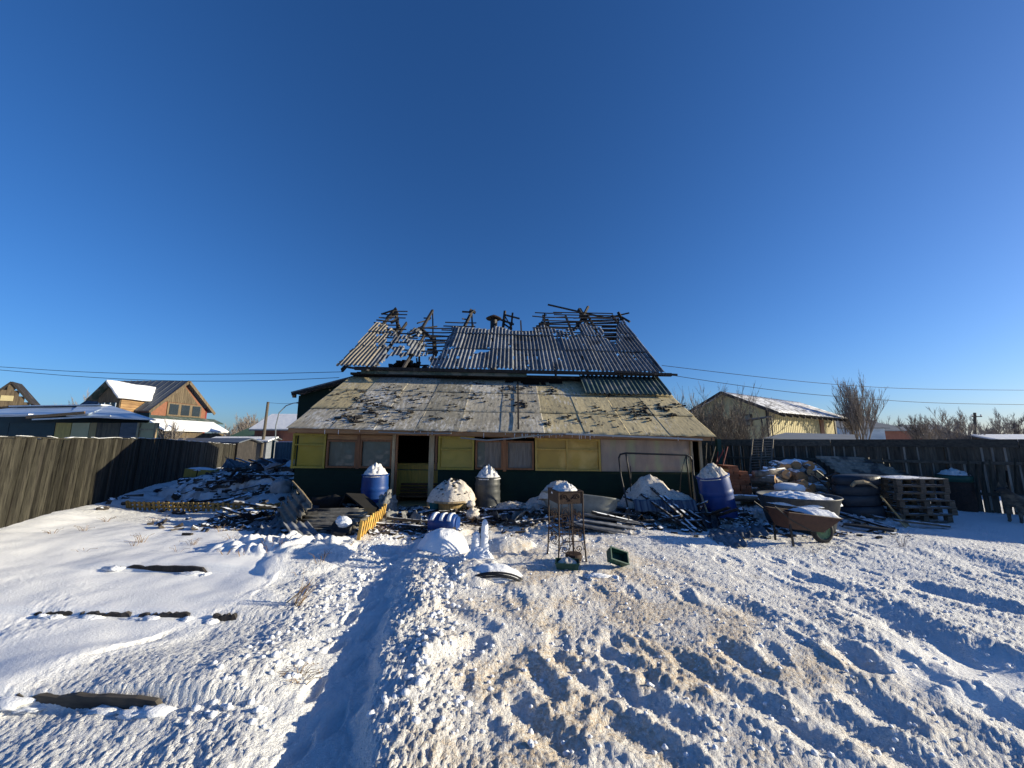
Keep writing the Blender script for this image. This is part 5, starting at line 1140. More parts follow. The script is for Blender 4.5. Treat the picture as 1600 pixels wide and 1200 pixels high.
# --- bathtub with drift
bt = thing('bathtub', 'old grey bathtub lying behind the brazier, heaped with snow at its left end', 'bathtub', (P(905, 790, 8.2).x, 8.25, .08), R(-4), None, R(-14), R(6))
vs = []; fs = []; NA = 40; prof = [(.55, 0), (.80, .06), (.95, .22), (1.0, .40), (1.06, .42), (1.06, .44), (.94, .43), (.88, .2), (.7, .1)]
for a_, zz in prof:
    for k in range(NA):
        t = 2 * math.pi * k / NA; cx = abs(math.cos(t)) ** .55 * math.copysign(1, math.cos(t)); sy = abs(math.sin(t)) ** .8 * math.copysign(1, math.sin(t)); vs.append((cx * .8 * a_, sy * .36 * a_, zz))
for i in range(len(prof) - 1):
    for k in range(NA): fs.append((i * NA + k, i * NA + (k + 1) % NA, (i + 1) * NA + (k + 1) % NA, (i + 1) * NA + k))
build('shell', MB().add(vs, fs), M_tub, bt, world=False, smooth=True)
build('snow_heap', MB().heap((-.42, .05, .30), .46, .42, .42, 8, lump=.12, nr=18, na=48).heap((.25, .1, .28), .5, .3, .16, 18, lump=.15), M_snowdirty, bt, world=False, smooth=True)
# --- broken planks and burnt boards strewn before the house
def plank_mesh(L_, w, t, seed, name, m):
    mb = MB(); n = 8; vs = []; rg = random.Random(seed)
    for i in range(n + 1):
        x = lerp(-L_ / 2, L_ / 2, i / n) + (rg.uniform(-.03, .03) if i in (0, n) else 0); ww = w * (1 + .15 * n3(i * .8, seed)); zz = .012 * n3(i * .5, seed, 3)
        for a, b in ((-1, -1), (1, -1), (1, 1), (-1, 1)): vs.append((x, a * ww / 2, b * t / 2 + zz))
    fs = [(3, 2, 1, 0), (n * 4, n * 4 + 1, n * 4 + 2, n * 4 + 3)]
    for i in range(n):
        for j in range(4): fs.append((i * 4 + j, i * 4 + (j + 1) % 4, i * 4 + 4 + (j + 1) % 4, i * 4 + 4 + j))
    return mb.add(vs, fs).mesh(name, m)
M_charsnow = wood('charred_board_frosted', (0.06, 0.05, 0.045), (0.015, 0.013, 0.012), axis='x', rand=.4, snow=.55, c3=(.13, .11, .09), s3=3, t3=(.58, .75))
M_frboard = wood('frosted_old_board', (0.15, 0.12, 0.09), (0.05, 0.04, 0.035), axis='x', rand=.3, snow=.5)
CHB = [plank_mesh(L_, w, t, i, 'charred_board', M_charsnow) for i, (L_, w, t) in enumerate(((1.1, .10, .03), (.7, .12, .025), (1.5, .09, .04), (.5, .08, .04), (.9, .14, .02), (1.9, .07, .05)))]
OB = [plank_mesh(L_, w, t, i + 9, 'old_board', M_frboard) for i, (L_, w, t) in enumerate(((1.1, .11, .03), (.6, .13, .025), (1.6, .10, .03)))]
def strew(meshes, name, x0, x1, y0, y1, n, lab, grp, tilt=.25, up=.0, zf=None, yaw=(-.6, .6), cat='board', avoid=None):
    for i in range(n):
        for _ in range(20):
            x = pr.uniform(x0, x1); y = pr.uniform(y0, y1)
            if not avoid or not any((x - a) ** 2 + (y - b) ** 2 < c * c for a, b, c in avoid): break
        o = link(name, pr.choice(meshes)); o.location = (x, y, gz(x, y) + pr.uniform(.0, .05 + up)); o.rotation_euler = (pr.uniform(-.25, .25), pr.uniform(-tilt, tilt), pr.uniform(*yaw)); fx_ = (x - x0) / (x1 - x0); fy_ = (y - y0) / (y1 - y0)
        tag(o, ('left' if fx_ < .33 else 'middle' if fx_ < .67 else 'right') + (' front ' if fy_ < .5 else ' rear ') + lab, cat, grp)
strew(CHB, 'charred_board', -.9, 2.6, 7.7, 8.8, 20, 'charred board in the ash strewn before the windows', 'charred boards strewn between the stump table and the swing')
strew(CHB, 'charred_board', -2.9, -1.5, 7.2, 8.2, 9, 'charred board in the black patch before the doorway', 'charred boards before the doorway', tilt=.12)
strew(CHB, 'charred_board', -6.0, -3.4, 7.8, 8.8, 14, 'charred board in the dark heap below the left windows', 'charred boards below the left windows', tilt=.3, up=.18)
strew(CHB, 'charred_board', 2.9, 4.4, 7.8, 8.4, 12, 'charred board in the heap under the swing frame', 'charred boards under the swing frame', tilt=.5, up=.15, yaw=(-1.0, -.3))
strew(CHB, 'charred_board', -9.6, -5.9, 10.2, 15.0, 46, 'burnt board in the snowy rubble at the left corner of the house', 'burnt boards in the rubble heap at the left', tilt=.35, up=.12, yaw=(-1.2, 1.2))
strew(OB, 'old_board', -9.6, -6.0, 10.2, 15.0, 24, 'old snow dusted board in the rubble heap beside the left fence', 'old boards in the rubble heap at the left', tilt=.3, up=.1, yaw=(-1.2, 1.2))
def crumple(name, loc, w, h, m, lab, cat, seed, rot=(0, 0, 0), amp=.3):
    vs = []; fs = []; N = 14
    for j in range(N + 1):
        for i in range(N + 1):
            a = i / N - .5; b = j / N - .5; k_ = 1 + .5 * n3(a * 3 + seed, b * 3, 7); vs.append((a * w * k_, b * h * k_, amp * w * (n3(a * 3 + seed, b * 3, 1) + .6 * abs(n3(a * 7 + seed, b * 7, 2)))))
    for j in range(N):
        for i in range(N):
            a = j * (N + 1) + i; fs.append((a, a + 1, a + N + 2, a + N + 1))
    return solo(name, MB().add(vs, fs), m, lab, cat, loc, rot, solid=.006)
for i, (x, y, w, h, m_, lab) in enumerate(((-5.2, 8.0, .7, .5, M_black, 'crumpled black sheet at the left end of the heap below the windows'), (-4.4, 7.7, .6, .5, M_tarp, 'crumpled dark sheet behind the grey slate stack'), (-3.7, 8.3, .6, .4, M_rag, 'frosted crumpled cloth right of the black armchair'),
    (.2, 8.3, .6, .4, M_rag, 'frosted crumpled cloth in the ash left of the bathtub'), (-.2, 8.0, .5, .4, M_tarp, 'crumpled dark sheet right of the dead plant'), (2.6, 8.1, .6, .4, M_charsnow, 'crumpled sooty sheet at the foot of the swing'), (4.0, 7.9, .7, .4, M_tarp, 'crumpled dark sheet below the leaning blue barrel'), (-2.0, 7.8, .6, .4, M_rag, 'frosted rag trampled into the black patch before the door'), (-8.6, 13.2, .9, .6, M_rag, 'frosted crumpled cloth at the left of the rubble heap'), (-7.2, 12.0, 1.0, .6, M_tin if 'M_tin' in globals() else M_rag, 'bent pale tin sheet in the rubble heap'), (-7.9, 11.2, .8, .5, M_tarp, 'crumpled dark sheet in front of the yellow box'))):
    crumple('crumpled_sheet', (x, y, gz(x, y) + .07), w, h, m_, lab, 'sheet', i * 4.1, (pr.uniform(-.2, .3), pr.uniform(-.3, .3), pr.uniform(0, 3)))
# long leaning burnt poles under the swing
for i, (a, ya, b, yb, w) in enumerate((((1012, 757), 8.6, (1098, 838), 7.3, .05), ((1020, 760), 8.7, (1110, 836), 7.4, .06), ((1030, 768), 8.6, (1120, 826), 7.6, .05), ((1095, 772), 8.3, (1106, 803), 8.0, .03), ((1002, 772), 8.4, (1085, 832), 7.4, .06), ((1060, 790), 8.2, (1132, 832), 7.5, .06))):
    A = P(*a, ya); B = P(*b, yb); solo('burnt_pole', MB().beam(A, B, w, w * .7), M_charsnow if i != 3 else M_pale, ('upper', 'second', 'third', 'short pale', 'lowest left', 'rightmost')[i] + ' pole slanting down from the snow heap under the swing frame', 'pole')
p0, p1 = P(457, 752, 8.7), P(486, 787, 8.1); solo('pale_stick', MB().tube([p0, p0.lerp(p1, .5) + Vector((.02, 0, .0)), p1], [.018, .022, .025], 6), M_pale, 'pale stick leaning against the green wall under the left yellow window', 'stick')
# rubble mass
mb = MB(); rg = random.Random(17)
def chunks(n, fx, s0, s1):
    for i in range(n):
        x, y = fx(); z = gz_fast(x, y); s = rg.uniform(s0, s1); rt_ = Matrix.Rotation(rg.uniform(0, 6.3), 3, 'Z') @ Matrix.Rotation(rg.uniform(-.8, .8), 3, 'X')
        mb.box((x, y, z + s * .2), (s * rg.uniform(.8, 2.6), s * rg.uniform(.5, 1.1), s * rg.uniform(.3, .8)), rt_)
_gx = np.linspace(-10.5, 9, 391); _gy = np.linspace(5.8, 16, 205); _GX, _GY = np.meshgrid(_gx, _gy); _GZ = terrain(_GX.ravel(), _GY.ravel()).reshape(_GX.shape)
def gz_fast(x, y):
    i = min(max(int((x + 10.5) / 19.5 * 390), 0), 389); j = min(max(int((y - 5.8) / 10.2 * 204), 0), 203); return float(_GZ[j, i])
chunks(1500, lambda: (rg.uniform(-1.2, 5.2), 8.5 + rg.gauss(0, .45)), .02, .09)
chunks(520, lambda: (rg.gauss(-2.2, .6), 7.7 + rg.gauss(0, .42)), .02, .09)
chunks(500, lambda: (rg.gauss(-4.8, .8), 8.1 + rg.gauss(0, .45)), .03, .12)
chunks(700, lambda: (rg.gauss(-8.0, 1.2), 12.6 + rg.gauss(0, 1.5)), .03, .16)
chunks(90, lambda: (rg.uniform(4.5, 7.5), 7.6 + rg.gauss(0, .35)), .02, .08)
solo('ash_rubble', mb, M_charsnow, 'black rubble and ash mixed into the snow before the house', 'rubble'); bpy.data.objects['ash_rubble']['kind'] = 'stuff'
mb = MB()
for i in range(1500):                    # loose crumbs and clods of snow
    if i < 1100: x = rg.uniform(-.8, 5.5); y = 2.3 + 6 * rg.random() ** 1.5
    else: k_ = rg.random(); y = 2.3 + 4.5 * k_; x = -1.0 - .12 * (y - 2.2) - .05 + rg.choice((-.62, .5)) + rg.gauss(0, .16)
    s = rg.uniform(.006, .022) * (1.2 if i > 1100 else .8); mb.blob((x, y, gz(x, y) + s * .35), (s * 1.2, s, s * .8), i * 1.7, .5, 4, 6)
solo('snow_clods', mb, M_snowcap, 'loose clods of snow on the trampled yard', 'snow clods', smooth=True); bpy.data.objects['snow_clods']['kind'] = 'stuff'
# --- slate sheets
def corr(name, L_, w, waves, m, seed, amp=.022, jag=.3, bend=0.0):
    vs = []; nx = waves * 7; ny = 10; fs = []
    for j in range(ny + 1):
        for i in range(nx + 1): vs.append(((i / nx - .5) * w, (j / ny - .5) * L_, amp * math.cos(i / nx * waves * 2 * math.pi) + bend * ((i / nx - .5) ** 2) * 4))
    for j in range(ny):
        for i in range(nx):
            e = min(i, nx - 1 - i) / nx; e2 = min(j, ny - 1 - j) / ny
            if jag and e < .12 and n3(j * .6 + seed, i * .3) > 1 - jag * 2: continue
            if jag and e2 < .25 and n3(i * .22 + seed, j * .2, 5) > .55 - jag + e2 * 2: continue
            a = j * (nx + 1) + i; fs.append((a, a + 1, a + nx + 2, a + nx + 1))
    kv = sorted({i for f in fs for i in f}); mp_ = {a: i for i, a in enumerate(kv)}
    return MB().add([vs[i] for i in kv], [tuple(mp_[i] for i in f) for f in fs]).mesh(name, m, True)
def sheet(me, loc, rot, lab, grp, name='slate_sheet', cat='slate sheet'):
    o = link(name, me); md = o.modifiers.new('s', 'SOLIDIFY'); md.thickness = .008; o.location = loc; o.rotation_euler = rot; return tag(o, lab, cat, grp)
SL = [corr('slate_sheet', 1.15, .62, 5, M_slatepile, i, jag=.35) for i in range(3)]; SLD = [corr('slate_sheet', 1.3, .9, 6, M_slate, i + 5, jag=.3) for i in range(2)]
SMD = [corr('slate_sheet', .75, .42, 3, M_slate, i + 15, jag=.25, amp=.018) for i in range(2)]
g_ = 'broken slate sheets heaped left of the small yellow fence'
for i in range(6):
    q = gp(505, 838); sheet(SL[i % 3], (q.x - .05 + pr.uniform(-.10, .10), q.y + .02 + i * .085, .03 + .040 * i), (pr.uniform(-.06, .06), R(-20) + pr.uniform(-.05, .05), R(88) + pr.uniform(-.12, .12)), ('lowest', 'second lowest', 'third', 'fourth', 'fifth', 'topmost')[i] + ' grey broken slate sheet of the sunlit stack left of the small yellow fence', g_)
for i, (px, py, yaw, tl) in enumerate(((420, 838, .5, .25), (440, 828, .3, .3), (462, 842, .75, .2), (405, 828, .1, .2), (450, 815, .5, .35), (575, 812, 1.2, .4))):
    q = gp(px, py); sheet(SMD[i % 2], (q.x, q.y + .1, q.z + .05 + .03 * (i % 3)), (R(8), tl * .5, yaw), 'burnt dark slate sheet sliding off the heap below the left windows', 'dark slate sheets left of the grey stack')
a_, b_ = P(441, 785, 7.9), P(480, 832, 7.0); sheet(SL[1], ((a_.x + b_.x) / 2 - .1, 7.55, .38), (R(20), R(-52), R(28)), 'pale slate sheet standing on edge at the left of the grey stack', None)
for i, (px, py, yw) in enumerate(((1133, 838, -.5), (1158, 834, -.45), (1182, 832, -.5), (1145, 848, -.55))):
    q = gp(px, py); sheet(SMD[i % 2], (q.x, q.y + .12, q.z + .045), (R(3), R(-9), R(-35) + .1 * i), ('leftmost', 'middle', 'rightmost', 'nearest')[i] + ' dark slate piece lying in the snow left of the wheelbarrow', 'slate sheets lying left of the wheelbarrow')
for i in range(5):
    q = gp(930 + 7 * i, 826 - 5 * i); sheet(SLD[i % 2], (q.x + .1, q.y, q.z + .06), (R(8), R(3), R(80) + .08 * i), ('nearest', 'second', 'middle', 'fourth', 'farthest')[i] + ' grey slate sheet lying flat in the ash right behind the brazier', 'slate sheets behind the brazier')
p = P(1350, 744, 10.0); big = link('slate_sheet', corr('slate_sheet', 2.1, 1.0, 7, M_slatepile, 3, jag=0, bend=-.0)); big.modifiers.new('s', 'SOLIDIFY').thickness = .008; big.location = (p.x, 9.9, .97); big.rotation_euler = (R(2), R(-33), R(97)); tag(big, 'long grey slate sheet laid over the stacked stuff in front of the right fence', 'slate sheet')
q = P(375, 735, 16.5)
for i in range(3): sheet(SLD[i % 2], (q.x + .5 * i, 16.2 - .5 * i, .55 + .06 * i), (R(22), R(14 + 4 * i), R(30 + 20 * i)), 'dark slate sheet on top of the snowy rubble near the left fence', 'slate sheets on the rubble heap')
# --- small yellow picket panel and the long low one
def picket(name, lab, A, B, h, n, m, lean=.0, post_h=None, w=.05, gapz=0.0):
    t = thing(name, lab, 'fence', (A.x, A.y, A.z)); d = (B - A); L_ = d.length; d.normalize(); nr2 = Vector((d.y, -d.x, 0)); upv = (Vector((0, 0, 1)) + nr2 * lean).normalized()
    for i in range(n):
        b = A.lerp(B, (i + .5) / n); hh = h * (1 + pr.uniform(-.06, .06)); build('picket', MB().beam(b + upv * gapz, b + upv * hh, w, .018, up=nr2), m, t)
    for f in (.22, .75): build('rail', MB().beam(A + upv * h * f - nr2 * .02, B + upv * h * f - nr2 * .02, .02, .045, up=upv), m, t)
    for e in (A, B): build('post', MB().beam(e - Vector((0, 0, .05)), e + upv * h * 1.1, .05, .05, up=nr2), m, t)
    return t
A = gp(559, 850); A.z = gz(A.x, A.y) - .02; B = Vector((P(597, 812, 7.7).x, 7.7, gz(-2.7, 7.7) + .03)); picket('yellow_picket_panel', 'short bright yellow picket panel leaning in the snow left of the path', A, B, .30, 10, wood('bright_yellow_wood', (.75, .48, .12), (.5, .3, .08), rough=.6), lean=.15, w=.05)
A = gp(200, 797); B = gp(436, 806); A.z -= .0; B.z -= .03; picket('yellow_low_fence', 'long low yellow picket edging half buried beside the rubble at the left', A, B, .17, 30, wood('dull_yellow_wood', (.30, .21, .07), (.17, .12, .045), rough=.7), lean=.25, w=.06, gapz=-.05)
yc_ = gp(312, 762); yc_ = P(312, 758, 13.2); yb = thing('yellow_box', 'yellow wooden box lying in the snowy rubble at the left', 'box', (yc_.x, 13.2, gz(yc_.x, 13.2) + .0), R(12), None, 0, R(5)); build('body', MB().box((0, 0, .12), (.8, .5, .28)), M_ywood, yb, world=False, bevel=.01); build('joint', MB().box((0, -.256, .12), (.02, .02, .26)), M_char, yb, world=False); build('snow_lid', MB().heap((0, 0, .25), .42, .27, .07, 3, lump=.1), M_snowcap, yb, world=False, smooth=True)
# lumps of wreckage: tarps, rags, boxes
def lump(name, lab, cat, loc, r, m, seed, lum=.3, fr_=2.0, **k): return solo(name, MB().blob((0, 0, 0), r, seed, lum, 16, 24, fr_), m, lab, cat, loc, smooth=True, **k)
M_rag_s = mat('frosted_sack', (0.5, .5, .5), (.3, .3, .31), rough=.9, scale=7, bump=.6, bdist=.04)
q = P(438, 772, 10.6); lump('sack', 'pale frozen sack at the corner of the house above the yellow edging', 'sack', (q.x, 10.6, .38), (.28, .24, .26), M_rag_s, 2)
q = P(400, 768, 11.6); lump('tarpaulin', 'dark crumpled tarpaulin on the rubble heap near the house corner', 'tarpaulin', (q.x, 11.6, .42), (.7, .45, .2), M_tarp, 3, .5)
q = P(425, 740, 13); lump('tarpaulin', 'dark bulging tarpaulin at the top of the rubble heap', 'tarpaulin', (q.x, 13, .72), (.8, .5, .32), M_tarp, 5, .5)
q = P(305, 752, 14); lump('dark_bundle', 'dark bundle in the snow behind the yellow box', 'bundle', (q.x, 14.2, gz(q.x, 14.2) + .12), (.6, .3, .28), M_tarp, 6, .4)
q = P(255, 790, 12); lump('dark_bundle', 'flat dark bundle in the snow near the foot of the left fence', 'bundle', (P(262, 775, 12).x, 12, gz(P(262, 775, 12).x, 12)), (.4, .2, .1), M_tarp, 7, .4)
q = P(603, 795, 8.3); lump('grey_rag', 'grey frozen rag heap draped between the blue barrel and the doorway', 'rag', (q.x, 8.35, .22), (.20, .28, .34), M_rag, 11, .5, 3.0)
q = P(606, 820, 7.9); lump('grey_rag', 'lower grey frozen rag behind the small yellow picket panel', 'rag', (q.x, 7.9, .10), (.22, .3, .16), M_rag, 15, .5, 3.0)
# black open cabinet
cb = thing('black_cabinet', 'burnt black cabinet tipped over in the heap left of the blue barrel', 'cabinet', (P(560, 790, 8.1).x, 8.1, .22), R(-28), None, R(-10), R(24))
mb = MB()
for c_, d_ in (((0, .25, .0), (.62, .03, .5)), ((-.3, 0, 0), (.03, .5, .5)), ((.3, 0, 0), (.03, .5, .5)), ((0, 0, -.24), (.62, .5, .03)), ((0, 0, .24), (.62, .5, .03))): mb.box(c_, d_)
build('carcass', mb, M_black, cb, world=False); build('shelf', MB().box((0, 0, .02), (.57, .48, .02)), M_charsnow, cb, world=False); build('door', MB().box((.45, -.4, -.1), (.02, .5, .45), Matrix.Rotation(.5, 3, 'Z')), M_black, cb, world=False)
q = P(515, 790, 8.3); lump('burnt_armchair', 'burnt shapeless black armchair in the heap below the left windows', 'armchair', (q.x, 8.3, .22), (.42, .3, .28), M_black, 22, .45)
q = P(480, 800, 8.2); lump('burnt_mattress', 'sooty folded mattress in the heap left of the black armchair', 'mattress', (q.x, 8.2, .16), (.6, .35, .2), M_tarp, 24, .4)
pt = thing('black_pot', 'black round pot with snow on it in front of the slate stack', 'pot', (gp(530, 842).x, gp(530, 842).y + .1, gp(530, 842).z + .10), 0, None, R(50), R(10)); build('body', MB().lathe([(.10, -.1), (.16, -.05), (.18, .05), (.17, .10), (.14, .09)], 24), M_iron, pt, world=False, smooth=True); build('snow_cap', MB().blob((0, .08, .10), (.15, .10, .08), 3, .3), M_snowcap, pt, world=False, smooth=True)
# --- swing frame with striped bench and a big drift
sw = thing('garden_swing', 'black garden swing frame with a blue striped seat half buried in a snow heap', 'garden swing', (3.3, 8.6, 0))
def tb(name, pts, r=.018, m=M_iron): build(name, MB().tube(pts, r, 8), m, sw, smooth=True)
LT_, RT_ = P(978, 708, 8.75), P(1072, 711, 8.75)
tb('top_bar', [P(967, 716, 8.75), P(969, 710, 8.75), LT_, RT_, P(1079, 714, 8.75), P(1082, 722, 8.75)], .022)
tb('leg', [P(967, 714, 8.75), P(970, 742, 8.6), P(977, 775, 8.35), P(985, 812, 8.15)]); tb('leg', [P(978, 709, 8.75), P(983, 740, 9.0), P(988, 772, 9.1), P(991, 790, 9.15)])
tb('leg', [P(1082, 718, 8.75), P(1084, 745, 8.6), P(1090, 790, 8.3), P(1096, 812, 8.15)]); tb('leg', [P(1072, 712, 8.75), P(1076, 745, 9.0), P(1080, 785, 9.15)])
tb('hanger', [P(1071, 714, 8.75), P(1064, 740, 8.8), P(1062, 775, 8.8)], .008); tb('hanger', [P(985, 728, 8.75), P(986, 755, 8.7), P(984, 780, 8.7)], .008); tb('brace', [P(975, 768, 8.45), P(987, 771, 9.0)], .012)
mb = MB(); vs = []; fs = []; A = P(992, 800, 8.2); 
for j in range(7):
    for i in range(41): vs.append((lerp(P(990, 790, 8.2).x, P(1086, 790, 8.2).x, i / 40), 8.2 - .02 * j + .03 * n3(i * .2, j * .3), lerp(.22, .44, 1 - j / 6) + .02 * n3(i * .3, 1)))
for j in range(6):
    for i in range(40): a = j * 41 + i; fs.append((a + 41, a + 42, a + 1, a))
build('striped_seat', mb.add(vs, fs), M_strip, sw, smooth=True, solid=.05)
build('snow_heap', MB().heap((P(1018, 780, 8.7).x, 8.75, .25), .72, .5, .66, 41, lump=.12, nr=22, na=60, sharp=.9).heap((P(1052, 790, 8.6).x, 8.6, .22), .55, .42, .36, 43, lump=.16, nr=18, na=50), M_snowdirty, sw, smooth=True)
# drift behind bathtub etc. against the wall
for i, (px, w, h, y) in enumerate(((800, .6, .22, 9.0), (860, .6, .3, 9.05), (945, .65, .30, 8.95), (830, .5, .18, 8.7))):
    solo('snow_drift', MB().heap((0, 0, -.04), w, .4, h, 50 + i, lump=.2, nr=18, na=50), M_snowdirty, ('dirty drift against the green wall right of the dark barrel', 'dirty drift behind the left end of the bathtub', 'dirty drift against the green wall behind the right end of the bathtub', 'low dirty drift left of the bathtub')[i], 'snow drift', (P(px, 790, y).x, y, gz(P(px, 790, y).x, y)), smooth=True)
# --- wheelbarrow
wbz = gz(5.3, 6.62) + .02
wb = thing('wheelbarrow', 'rusty red wheelbarrow with a pale green wheel and snow in its tray', 'wheelbarrow', (P(1250, 840, 6.62).x, 6.62, wbz), R(3))
wb.scale = (.88, .9, .95); x0, x1 = -.42, .62; mb = MB(); W1, W0 = .30, .17
vs = [(x0 + .08, -W0, .26), (.34, -W0, .20), (.34, W0, .20), (x0 + .08, W0, .26), (x0, -W1, .56), (x1, -W1, .44), (x1, W1, .44), (x0, W1, .56)]
mb.add(vs, [(3, 2, 1, 0), (0, 1, 5, 4), (1, 2, 6, 5), (2, 3, 7, 6), (3, 0, 4, 7)]); build('tray', mb, M_barrow, wb, world=False, solid=.006)
mb = MB()
for a, b in ((4, 5), (5, 6), (6, 7), (7, 4)): mb.tube([vs[a], vs[b]], .011, 6)
build('rim', mb, M_barrow, wb, world=False)
vs2 = []; fs2 = []
for j in range(9):
    for i in range(17):
        a = i / 16; b = j / 8; x = lerp(.05, x1 - .01, a); e = min(a, 1 - a, b, 1 - b) * 5; vs2.append((x, lerp(-W1 * .96, W1 * .96, b), lerp(.505, .445, a) + .10 * min(1, e) * (.5 + a * .6) + .02 * n3(i * .4, j * .4)))
for j in range(8):
    for i in range(16): a = j * 17 + i; fs2.append((a, a + 1, a + 18, a + 17))
build('snow_load', MB().add(vs2, fs2), M_snowcap, wb, world=False, smooth=True, solid=.02)
for s_ in (-1, 1):
    build('handle', MB().tube([(.46, s_ * .06, .18), (.1, s_ * .17, .22), (-.30, s_ * .24, .40), (-.66, s_ * .27, .66)], .014, 7), M_iron, wb, world=False)
    build('leg', MB().beam((-.34, s_ * .2, .38), (-.33, s_ * .22, -.02), .035, .02), M_iron, wb, world=False)
build('brace', MB().beam((-.33, -.21, .12), (-.33, .21, .12), .02, .02), M_iron, wb, world=False)
wl = build('tyre', MB().lathe([(.15, -.035), (.195, -.045), (.222, -.02), (.222, .02), (.195, .045), (.15, .035)], 32, capb=False, capt=False).xf(lambda v: Vector((v.x + .46, v.z, v.y + .19))), M_rubber, wb, world=False, smooth=True)
build('rim', MB().lathe([(.03, -.03), (.06, -.012), (.13, -.012), (.155, -.03), (.155, .03), (.13, .012), (.06, .012), (.03, .03)], 28).xf(lambda v: Vector((v.x + .46, v.z, v.y + .19))), M_hub, wl, world=False)
build('hub', MB().lathe([(.028, -.06), (.028, .06)], 12).xf(lambda v: Vector((v.x + .46, v.z, v.y + .19))), M_iron, wl, world=False)
# --- big round tub
tx = P(1250, 790, 7.75).x
tub = thing('round_tub', 'large round grey tub filled with snow behind the wheelbarrow', 'tub', (tx, 7.8, 0)); tub.scale = (.86, .86, .98)
build('body', MB().lathe([(.62, -.05), (.80, .58), (.83, .60), (.82, .62), (.78, .61), (.7, .4)], 56, wob=lambda t, z: .006 * math.sin(t * 34) if z < .55 else 0, capt=False), M_dbarrel, tub, world=False, smooth=True)
build('snow_fill', MB().heap((0, 0, .50), .79, .79, .17, 61, lump=.22, nr=26, na=64), M_snowcap, tub, world=False, smooth=True)
bk = thing('snowy_bucket', 'upturned pale bucket with a flat cap of snow behind the round tub', 'bucket', (P(1233, 760, 8.9).x, 8.9, .19)); build('body', MB().lathe([(.24, -.3), (.27, .33), (.28, .36)], 28), M_galv, bk, world=False, smooth=True); build('snow_cap', MB().lathe([(.29, .35), (.30, .44), (.27, .49), (.15, .52)], 28), M_snowcap, bk, world=False, smooth=True)
# --- brick stack on a low bench
bs = thing('brick_stack', 'uneven stack of red and yellow bricks on a low bench right of the leaning barrel', 'brick stack', (P(1143, 760, 9.5).x, 9.5, .33))
bm = [MB().box((0, 0, 0), (.25, .12, .065)).mesh('brick', m) for m in (M_brick, M_brick_y)]; bms = [MB().box((0, 0, 0), (.12, .25, .065)).mesh('brick', m) for m in (M_brick, M_brick_y)]
for r_ in range(11):
    for c_ in range(3):
        if r_ == 10 and c_ != 1: continue
        if r_ > 7 and c_ == 2 and r_ % 2: continue
        y_left = c_ == 0 and r_ % 3 != 2; hd = (r_ + c_) % 2
        for dpt in range(2):
            if hd:
                for e in (-.063, .063):
                    o = link('brick', bms[1 if y_left else 0], bs); o.location = (-.27 + .262 * c_ + e + pr.uniform(-.012, .012) + .02 * (r_ % 2), -.02 + dpt * .26 + pr.uniform(-.02, .02), .035 + .068 * r_); o.rotation_euler = (0, 0, pr.uniform(-.06, .06))
            else:
                o = link('brick', bm[1 if y_left else 0], bs); o.location = (-.27 + .262 * c_ + pr.uniform(-.02, .02) + .02 * (r_ % 2), -.08 + dpt * .26 + pr.uniform(-.02, .02), .035 + .068 * r_); o.rotation_euler = (0, 0, pr.uniform(-.05, .05))
be = thing('low_bench', 'low bench of rough boards with a snowy log lying on its front, under the bricks', 'bench', (P(1150, 790, 9.4).x, 9.4, 0))
for i in range(4): build('board', MB().box((.1, -.3 + .2 * i, .30), (1.35, .18, .04)), M_rail, be, world=False)
for x in (-.5, .6): build('leg', MB().box((x, 0, .13), (.08, .7, .32)), M_rail, be, world=False)
solo('snowy_log', MB().tube([(-.42, 0, 0), (-.1, .0, .02), (.42, .0, 0)], [.055, .06, .05], 10), mat('frosted_log', (.3, .25, .18), (.16, .13, .1), snow=.9, scale=10), 'pale snowy log lying on the front edge of the low bench', 'log', (P(1163, 787, 9.0).x, 9.0, .37))
# --- firewood heap
LG = []
for i in range(5):
    rg2 = random.Random(i); r_ = rg2.uniform(.07, .12); L_ = rg2.uniform(.42, .6); mb = MB(); vs = []; fs = []; n = 9
    for j, x in enumerate((-L_ / 2, 0, L_ / 2)):
        for k in range(n):
            t = 2 * math.pi * k / n; q_ = r_ * (1 + .18 * n3(math.cos(t) + i * 3, math.sin(t), j * .2)) * (.62 if (i % 2 and 1 < k < 5) else 1); vs.append((x, math.cos(t) * q_, math.sin(t) * q_))
    for j in range(2):
        for k in range(n): fs.append((j * n + k, (j + 1) * n + k, (j + 1) * n + (k + 1) % n, j * n + (k + 1) % n))
    fs += [tuple(range(n)), tuple(2 * n + k for k in range(n - 1, -1, -1))]
    mb.add(vs, fs); me_ = mb.mesh('firewood_log', [mat('frosted_bark', (.30, .25, .20), (.09, .075, .065), snow=.75, scale=10, rand=.3), M_cut]); 
    for pi in (len(fs) - 1, len(fs) - 2): me_.polygons[pi].material_index = 1
    LG.append(me_)
for i in range(98):
    row = i // 14; px = pr.uniform(1172 + 5 * row, 1300 - 6 * row); y = pr.uniform(9.2, 10.1) + .06 * row; z = .12 + row * .145 + pr.uniform(-.03, .05)
    o = link('firewood_log', LG[i % 5]); o.location = (P(px, 760, y).x, y, z); o.rotation_euler = (pr.uniform(0, 6.3), pr.uniform(-.25, .25), R(90) + pr.gauss(0, .55)); tag(o, ('lower' if row < 2 else 'middle' if row < 4 else 'upper' if row < 6 else 'topmost') + ' firewood log at the ' + ('left end' if px < 1210 else 'middle' if px < 1258 else 'right end') + ' of the heap behind the round tub', 'log', 'firewood logs heaped behind the round tub')
solo('snow_blanket', MB().heap((P(1245, 740, 10.3).x, 10.35, .86), .8, .5, .34, 71, lump=.12, nr=22, na=60), M_snowcap, 'smooth blanket of snow over the top of the firewood heap', 'snow', smooth=True)
